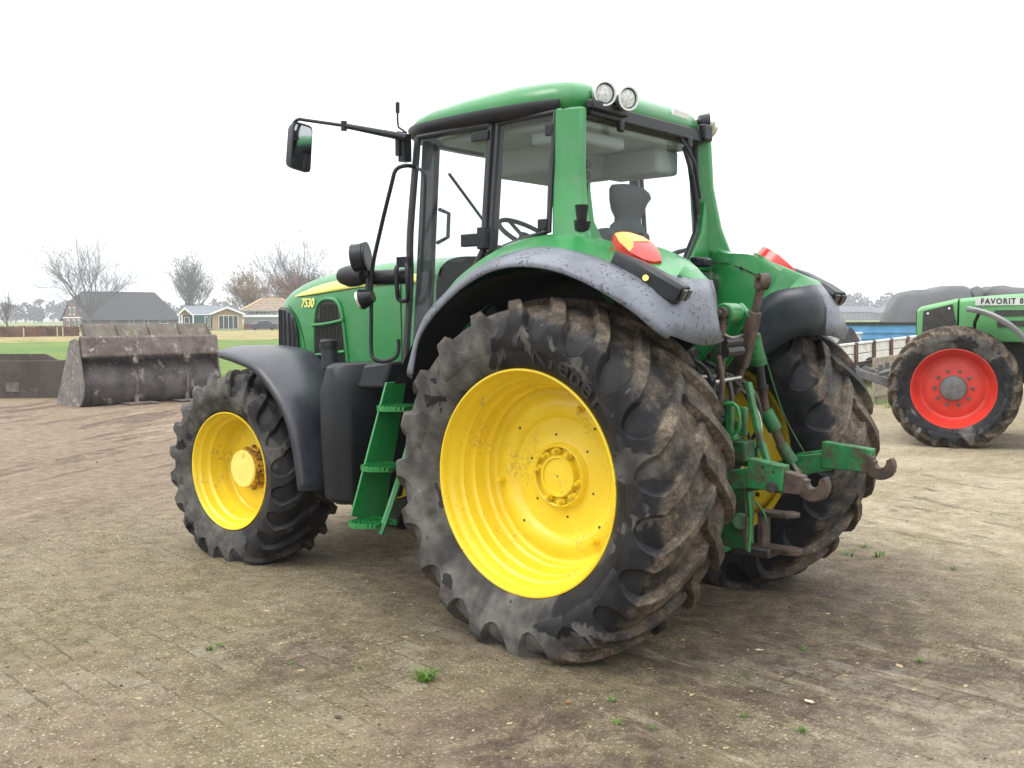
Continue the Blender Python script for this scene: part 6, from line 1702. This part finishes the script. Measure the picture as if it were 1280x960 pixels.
# small yellow digger showing over the bucket
YD = place('mini_digger', (47.65, -26.89, 1.68), 'small yellow digger showing just above the top of the bucket', 'digger')
mb = MB(); mb.box((0, 0, 1.12), (.66, .9, .50)); B_ = mb.build('digger_body', M['wood_clad'].copy(), YD, bevel=.08, segs=3)
B_.data.materials.clear(); B_.data.materials.append(simple('yellow_digger_paint', (.62, .36, .03), .5, var=.15))
mb = MB(); mb.box((.14, -.455, 1.12), (.24, .02, .20)); mb.build('digger_grille', M['dark'], B_)
mb = MB(); mb.box((0, 0, .62), (.5, .6, .5)); mb.box((-.28, 0, .22), (.2, 1.3, .42)); mb.box((.28, 0, .22), (.2, 1.3, .42)); mb.build('digger_tracks', M['dark'], YD, bevel=.03)
# football goal, posts and clipped hedge
GL = place('football_goal', (165.35, -71.31, 1.74), 'white football goal standing in the far meadow', 'goal')
mb = MB(); w_ = 25 * 185 / 1261 * .83 / 2; mb.tube([(-w_, 0, 0), (-w_, 0, 1.15), (w_, 0, 1.15), (w_, 0, 0)], .07, n=6); G1 = mb.build('goal_frame', simple('blue_grey_goal', (.25, .33, .42), .5), GL)
mb = MB(); mb.tube([(-w_, 0, 1.15), (-w_ + .1, 1.2, 0)], .03, n=4); mb.tube([(w_, 0, 1.15), (w_ - .1, 1.2, 0)], .03, n=4); mb.build('goal_stay', M['grey'], GL)
post_proto = None
M['post'] = simple('pale_fence_posts', (.46, .40, .28), .8, var=.2)
for (u_pt, lb) in (((86.81, -33.80, 1.73), 'pale wooden fence post nearest the left edge, before the hedge'), ((87.53, -37.08, 1.72), 'pale wooden fence post left of a matching one, before the hedge'), ((87.34, -37.50, 1.72), 'pale wooden fence post closest to the bucket, before the hedge')):
    if post_proto is None:
        mb = MB(); mb.cyl((0, 0, 0), (0, 0, .95), .055, .05, n=8); mb.cyl((0, 0, .95), (0, 0, 1.0), .05, .01, n=8); post_proto = mb.build('fence_post', M['post']); o = post_proto
    else:
        o = post_proto.copy(); col.objects.link(o)
    o.location = (u_pt[0], u_pt[1], 0); tag(o, lb, 'post', 'fence posts before the hedge')

# leaf clouds ---------------------------------------------------------
def leaf_cloud(mb, pts, size, rg, flat=1.0):
    for p in pts:
        s = size * rg.uniform(.6, 1.4)
        a = Vector((rg.gauss(0, 1), rg.gauss(0, 1), rg.gauss(0, 1) * flat)).normalized(); b = a.orthogonal().normalized()
        b = (Matrix.Rotation(rg.uniform(0, 6.28), 3, a) @ b); c = a.cross(b)
        mb.add([p - b * s, p + c * s * .6, p + b * s, p - c * s * .6], [(0, 1, 2, 3)])
M['hedge'] = simple('russet_hedge_leaves', (.17, .085, .048), .9, var=.35, scale=.9)
mb = MB(); rg = random.Random(21)
h0, h1 = Vector((98.68, -33.77, 1.75)), Vector((97.60, -43.87, 1.71)); q = h1 - h0; q.z = 0; sd = Vector((-q.y, q.x, 0)).normalized()
core = MB(); core.box(((h0.x + h1.x) / 2, (h0.y + h1.y) / 2, .45), (q.length, .7, .9), Matrix.Rotation(math.atan2(q.y, q.x), 3, 'Z'))
pts = []
for k in range(5200):
    t = rg.random(); z = rg.random() ** .8 * 1.02; y = rg.uniform(-.5, .5)
    pts.append(Vector((h0.x + q.x * t, h0.y + q.y * t, z + .05 * noise.noise(Vector((t * 60, 0, 0))))) + sd * y)
leaf_cloud(mb, pts, .09, rg); mb.merge(core)
o = mb.build('hedge', M['hedge'], smooth=0, fix=False); tag(o, 'long low clipped russet hedge across the far meadow', 'hedge')

# bare trees ----------------------------------------------------------
M['bark'] = simple('grey_bark', (.10, .092, .082), .95, var=.2, scale=1.5)
M['bark_warm'] = simple('warm_bark', (.13, .098, .075), .95, var=.2, scale=1.5)
M['leaf_tan'] = simple('last_tan_leaves', (.30, .20, .10), .9, var=.3, scale=1.0)
M['leaf_russet'] = simple('last_russet_leaves', (.22, .105, .06), .9, var=.3, scale=1.0)
M['leaf_grey'] = simple('grey_green_leaves', (.12, .115, .075), .9, var=.3, scale=1.0)
def tree(u_pt, H, spread, seed, label, trunk_h=.22, bark='bark', leaves=None, nleaf=0, lsize=.16, levels=5, limb=7, twig=.016, up=.35, low=0.0):
    rg = random.Random(seed)
    T = empty('tree', (u_pt[0], u_pt[1], 0), rg.uniform(0, 6)); tag(T, label, 'tree')
    tr = MB(); tw = MB(); tips = []
    r0 = H * .022
    th = H * trunk_h
    def limbs(p, d, L, r, lev):
        """one branch with bends, children along it"""
        n_ = 5 if lev < 3 else 3
        pts = [p]; dd = d.copy(); q = p
        for k in range(n_):
            dd = (dd + Vector((rg.gauss(0, .13), rg.gauss(0, .13), rg.gauss(.03, .10) + up * .10))).normalized()
            q = q + dd * (L / n_); pts.append(q)
        (tr if lev <= 1 else tw).tube(pts, [r, max(r * .42, twig * .55)], n=(7 if lev == 0 else 5 if lev == 1 else 3), cap=False)
        if lev >= levels:
            tips.append(pts[-1]); tips.append(pts[-2]); return
        nc = (limb + 2 if lev == 0 else limb if lev == 1 else 4 if lev == 2 else 4)
        for c in range(nc):
            t = rg.uniform(.28, 1.0) if lev > 0 else rg.uniform(.35, 1)
            k = min(int(t * n_), n_ - 1); b0 = pts[k].lerp(pts[k + 1], t * n_ - k)
            ax = Vector((rg.gauss(0, 1), rg.gauss(0, 1), rg.gauss(0, 1))).cross(dd).normalized()
            ang = rg.uniform(.35, .85)
            nd = (Matrix.Rotation(ang, 3, ax) @ dd); nd = (nd + Vector((0, 0, up * .5))).normalized()
            limbs(b0, nd, L * rg.uniform(.42, .66), max(r * (1 - .5 * t) * .46, twig), lev + 1)
        limbs(pts[-1], dd, L * .6, max(r * .42, twig), lev + 1)
    base = [Vector((0, 0, 0)), Vector((rg.gauss(0, .05), rg.gauss(0, .05), th * .5)), Vector((rg.gauss(0, .08), rg.gauss(0, .08), th))]
    tr.tube(base, [r0 * 1.35, r0 * 1.0, r0 * .9], n=9, cap=False)
    nl = limb
    for k in range(nl):
        a = 2 * PI * k / nl + rg.uniform(-.3, .3); el = R(rg.uniform(30, 70)) if k else R(86)
        d = Vector((math.cos(a) * math.cos(el) * spread, math.sin(a) * math.cos(el) * spread, math.sin(el))).normalized()
        reach = (H - th) * (.60 if el > 1 else .52)
        limbs(base[-1] - Vector((0, 0, rg.uniform(0, th * .25) + low * th)), d, reach * rg.uniform(.85, 1.05), r0 * rg.uniform(.42, .62), 1)
    tr.build('trunk', M[bark], T, smooth=60, fix=False)
    cr_ = MB(); cr_.merge(tw)
    cr_.build('branches', M[bark], T, smooth=0, fix=False)
    if leaves:
        lf = MB(); P_ = []
        for k in range(nleaf):
            p = rg.choice(tips); P_.append(p + Vector((rg.gauss(0, .25), rg.gauss(0, .25), rg.gauss(0, .25))))
        leaf_cloud(lf, P_, lsize, rg); lf.build('leaves', M[leaves], T, smooth=0, fix=False)
    return T
tree((180.39, -86.24, 1.71), 16.8, .85, 12, 'big bare tree with spreading branches in front of the farmhouse roof', limb=8, levels=4, twig=.019, up=.20, trunk_h=.17)
tree((210.37, -125.00, 1.62), 15.5, .95, 8, 'tall tree thin with last grey leaves, rising behind the farmhouse roof end', leaves='leaf_grey', nleaf=2600, lsize=.16, levels=4, limb=8, twig=.03, up=.5, trunk_h=.16)
tree((143.05, -96.52, 1.60), 9.8, 1.0, 15, 'round tree with sparse tan leaves behind the half-built house', bark='bark_warm', leaves='leaf_tan', nleaf=3600, lsize=.13, levels=4, limb=8, twig=.024, up=.35, trunk_h=.14)
tree((145.12, -107.29, 1.56), 16.5, 1.0, 23, 'tall bare tree rising behind the tractor hood', limb=7, levels=4, twig=.019, up=.30)
tree((142.75, -103.77, 1.57), 9.5, 1.05, 31, 'lower russet-leaved tree just left of the tractor hood', bark='bark_warm', leaves='leaf_russet', nleaf=4500, lsize=.14, levels=4, limb=8, twig=.024, up=.25, trunk_h=.10)
tree((144.97, -110.76, 1.54), 10.0, 1.0, 37, 'grey-green leaved tree partly hidden by the tractor hood', leaves='leaf_grey', nleaf=6500, lsize=.14, levels=4, limb=8, twig=.024, up=.35, trunk_h=.12)
tree((105.77, -40.32, 1.74), 4.6, .75, 41, 'young bare sapling near the left edge of the photo', limb=5, levels=3, twig=.014, up=.7, trunk_h=.35)
tree((128.89, -117.33, 1.49), 8.2, .8, 47, 'distant tree with reddish leaves showing above the hood beside the cab', bark='bark_warm', leaves='leaf_russet', nleaf=3000, lsize=.14, levels=3, limb=6, twig=.024, up=.5, trunk_h=.3)
# far woods: one ragged mass of crowns on either side
M['wood'] = simple('far_wood_crowns', (.070, .072, .055), .95, var=.35, scale=.12)
def wood(name, az0, az1, dist, hh, seed, dens=1.0):
    mb = MB(); rg = random.Random(seed); n_ = int(abs(az1 - az0) * R(1) * dist / 3.0)
    for k in range(n_):
        az = az0 + (az1 - az0) * (k + rg.random()) / n_; dd = dist + rg.uniform(-25, 40)
        p = out_at(az, dd); H = hh * rg.uniform(.65, 1.1) * (1 + .25 * noise.noise(Vector((az * .6, seed, 0)))); w_ = rg.uniform(3, 5.5)
        mb.cyl((p.x, p.y, 0), (p.x, p.y, H * .6), .3, .15, n=5, cap=False)
        pts = []
        for j in range(int(130 * dens)):
            a = rg.uniform(0, 6.28); t = rg.random() ** .5; z = rg.uniform(-1, 1); q = math.sqrt(max(0, 1 - z * z)) * t
            pts.append(Vector((p.x + w_ * q * math.cos(a), p.y + w_ * q * math.sin(a), H * .58 + H * .42 * z)))
        leaf_cloud(mb, pts, 1.0, rg)
    o = mb.build(name, M['wood'], smooth=0, fix=False); tag(o, kind='stuff')
wood('far_wood', -8, -34, 560, 11, 1); wood('far_wood', -33, -60, 620, 9, 2)
wood('far_wood', -58, -82, 640, 14, 3)
# far barns on the right
M['barn'] = simple('far_barn_walls', (.13, .125, .13), .8, var=.1); M['barn_roof'] = simple('far_barn_roof', (.10, .105, .12), .8, var=.1)
for (u_pt, w_, h_, lb) in (((158.49, -393.50, 1.74), 13, 5.6, 'far grey barn at the left of the barns beyond the stubble'), ((154.47, -405.84, 1.71), 11, 5.0, 'far grey barn between another barn and the silage heap'), ((180.64, -427.61, 1.78), 10, 5.2, 'far grey barn half hidden by the rear fender')):
    B_ = place('barn', u_pt, lb, 'barn', 'barns beyond the stubble')
    mb = MB(); mb.box((0, 5, h_ * .3), (w_ * 1.0, 10, h_ * .6)); mb.build('wall', M['barn'], B_)
    mb = MB(); mb.loft([[(x, -.4, h_ * .6), (x, 5, h_), (x, 10.4, h_ * .6)] for x in (-w_ / 2 - .3, w_ / 2 + .3)]); mb.build('roof', M['barn_roof'], B_, smooth=0)
    for k in (-.28, .05, .30): window(B_, k * w_, -.02, h_ * .28, w_ * .12, h_ * .22)

# ------------------------------------------------------------------ damp autumn air
mb = MB(); mb.box((VIEW.x + 250, VIEW.y - 250, 19.0), (1700, 1700, 40.0))
m = bpy.data.materials.new('damp_air'); m.use_nodes = True; nt = m.node_tree; nt.nodes.clear()
out = nt.nodes.new('ShaderNodeOutputMaterial'); pv = nt.nodes.new('ShaderNodeVolumePrincipled')
pv.inputs['Color'].default_value = (.93, .95, 1.0, 1); pv.inputs['Density'].default_value = .0008; pv.inputs['Anisotropy'].default_value = .2
nt.links.new(pv.outputs[0], out.inputs['Volume'])
HZ = mb.build('haze', m, smooth=0); tag(HZ, kind='stuff')

# ------------------------------------------------------------------ light and camera
w = bpy.data.worlds.new('World'); sc.world = w; w.use_nodes = True
nt = w.node_tree; bg = nt.nodes['Background']
SUN_EL, SUN_AZ = R(55), R(72)      # azimuth counted from +X towards +Y
sky = nt.nodes.new('ShaderNodeTexSky'); sky.sky_type = 'NISHITA'; sky.sun_disc = False
sky.sun_elevation = SUN_EL; sky.sun_rotation = R(90) - SUN_AZ
sky.air_density = 1.0; sky.dust_density = 4.0; sky.ozone_density = 1.0
bw = nt.nodes.new('ShaderNodeRGBToBW'); nt.links.new(sky.outputs[0], bw.inputs[0])
# overcast: the cloud layer evens the sky out to a pale grey-white, a little brighter overhead
tc = nt.nodes.new('ShaderNodeTexCoord'); sp = nt.nodes.new('ShaderNodeSeparateXYZ'); nt.links.new(tc.outputs['Generated'], sp.inputs[0])
mr = nt.nodes.new('ShaderNodeMapRange'); nt.links.new(sp.outputs['Z'], mr.inputs['Value'])
mr.inputs['From Min'].default_value = 0.0; mr.inputs['From Max'].default_value = 1.0; mr.inputs['To Min'].default_value = 10.8; mr.inputs['To Max'].default_value = 33.0
mx = nt.nodes.new('ShaderNodeMath'); mx.operation = 'MULTIPLY_ADD'; nt.links.new(bw.outputs[0], mx.inputs[0]); mx.inputs[1].default_value = 0.12; nt.links.new(mr.outputs[0], mx.inputs[2])
cc = nt.nodes.new('ShaderNodeCombineColor')
for i, k in enumerate((0.985, 1.0, 1.01)):
    q = nt.nodes.new('ShaderNodeMath'); q.operation = 'MULTIPLY'; nt.links.new(mx.outputs[0], q.inputs[0]); q.inputs[1].default_value = k
    nt.links.new(q.outputs[0], cc.inputs[i])
nt.links.new(cc.outputs[0], bg.inputs['Color']); bg.inputs['Strength'].default_value = 0.10
sl = bpy.data.lights.new('sun', 'SUN'); sl.energy = 1.3; sl.angle = R(30); sl.color = (1, .97, .92)
so = bpy.data.objects.new('sun', sl); col.objects.link(so)
d = Vector((math.cos(SUN_EL) * math.cos(SUN_AZ), math.cos(SUN_EL) * math.sin(SUN_AZ), math.sin(SUN_EL)))
so.rotation_euler = d.to_track_quat('Z', 'Y').to_euler(); so.location = (0, 0, 30)
cam = bpy.data.cameras.new('camera'); cam.sensor_width = 36; cam.lens = 1261.22 / 1280 * 36; cam.clip_end = 6000; cam.clip_start = .05
co = bpy.data.objects.new('camera', cam); col.objects.link(co); sc.camera = co
yaw, pit, rol = -0.8564, -0.0658, -0.0041
f = Vector((math.cos(pit) * math.cos(yaw), math.cos(pit) * math.sin(yaw), math.sin(pit)))
r0 = f.cross(Vector((0, 0, 1))).normalized(); u0 = r0.cross(f)
r2 = r0 * math.cos(rol) + u0 * math.sin(rol); u2 = -r0 * math.sin(rol) + u0 * math.cos(rol)
co.matrix_world = Matrix(((r2.x, u2.x, -f.x, -3.212), (r2.y, u2.y, -f.y, 4.9357), (r2.z, u2.z, -f.z, 1.7035), (0, 0, 0, 1)))
sc.view_settings.view_transform = 'Standard'; sc.view_settings.look = 'None'; sc.view_settings.gamma = 1; sc.view_settings.use_curve_mapping = False
sc.view_settings.exposure = 0.06
sc.render.engine = 'CYCLES'
sc.cycles.max_bounces = 6; sc.cycles.transparent_max_bounces = 14; sc.cycles.volume_bounces = 0; sc.cycles.diffuse_bounces = 3; sc.cycles.glossy_bounces = 3
sc.cycles.use_denoising = True; sc.cycles.denoiser = 'OPENIMAGEDENOISE'; sc.cycles.denoising_prefilter = 'ACCURATE'
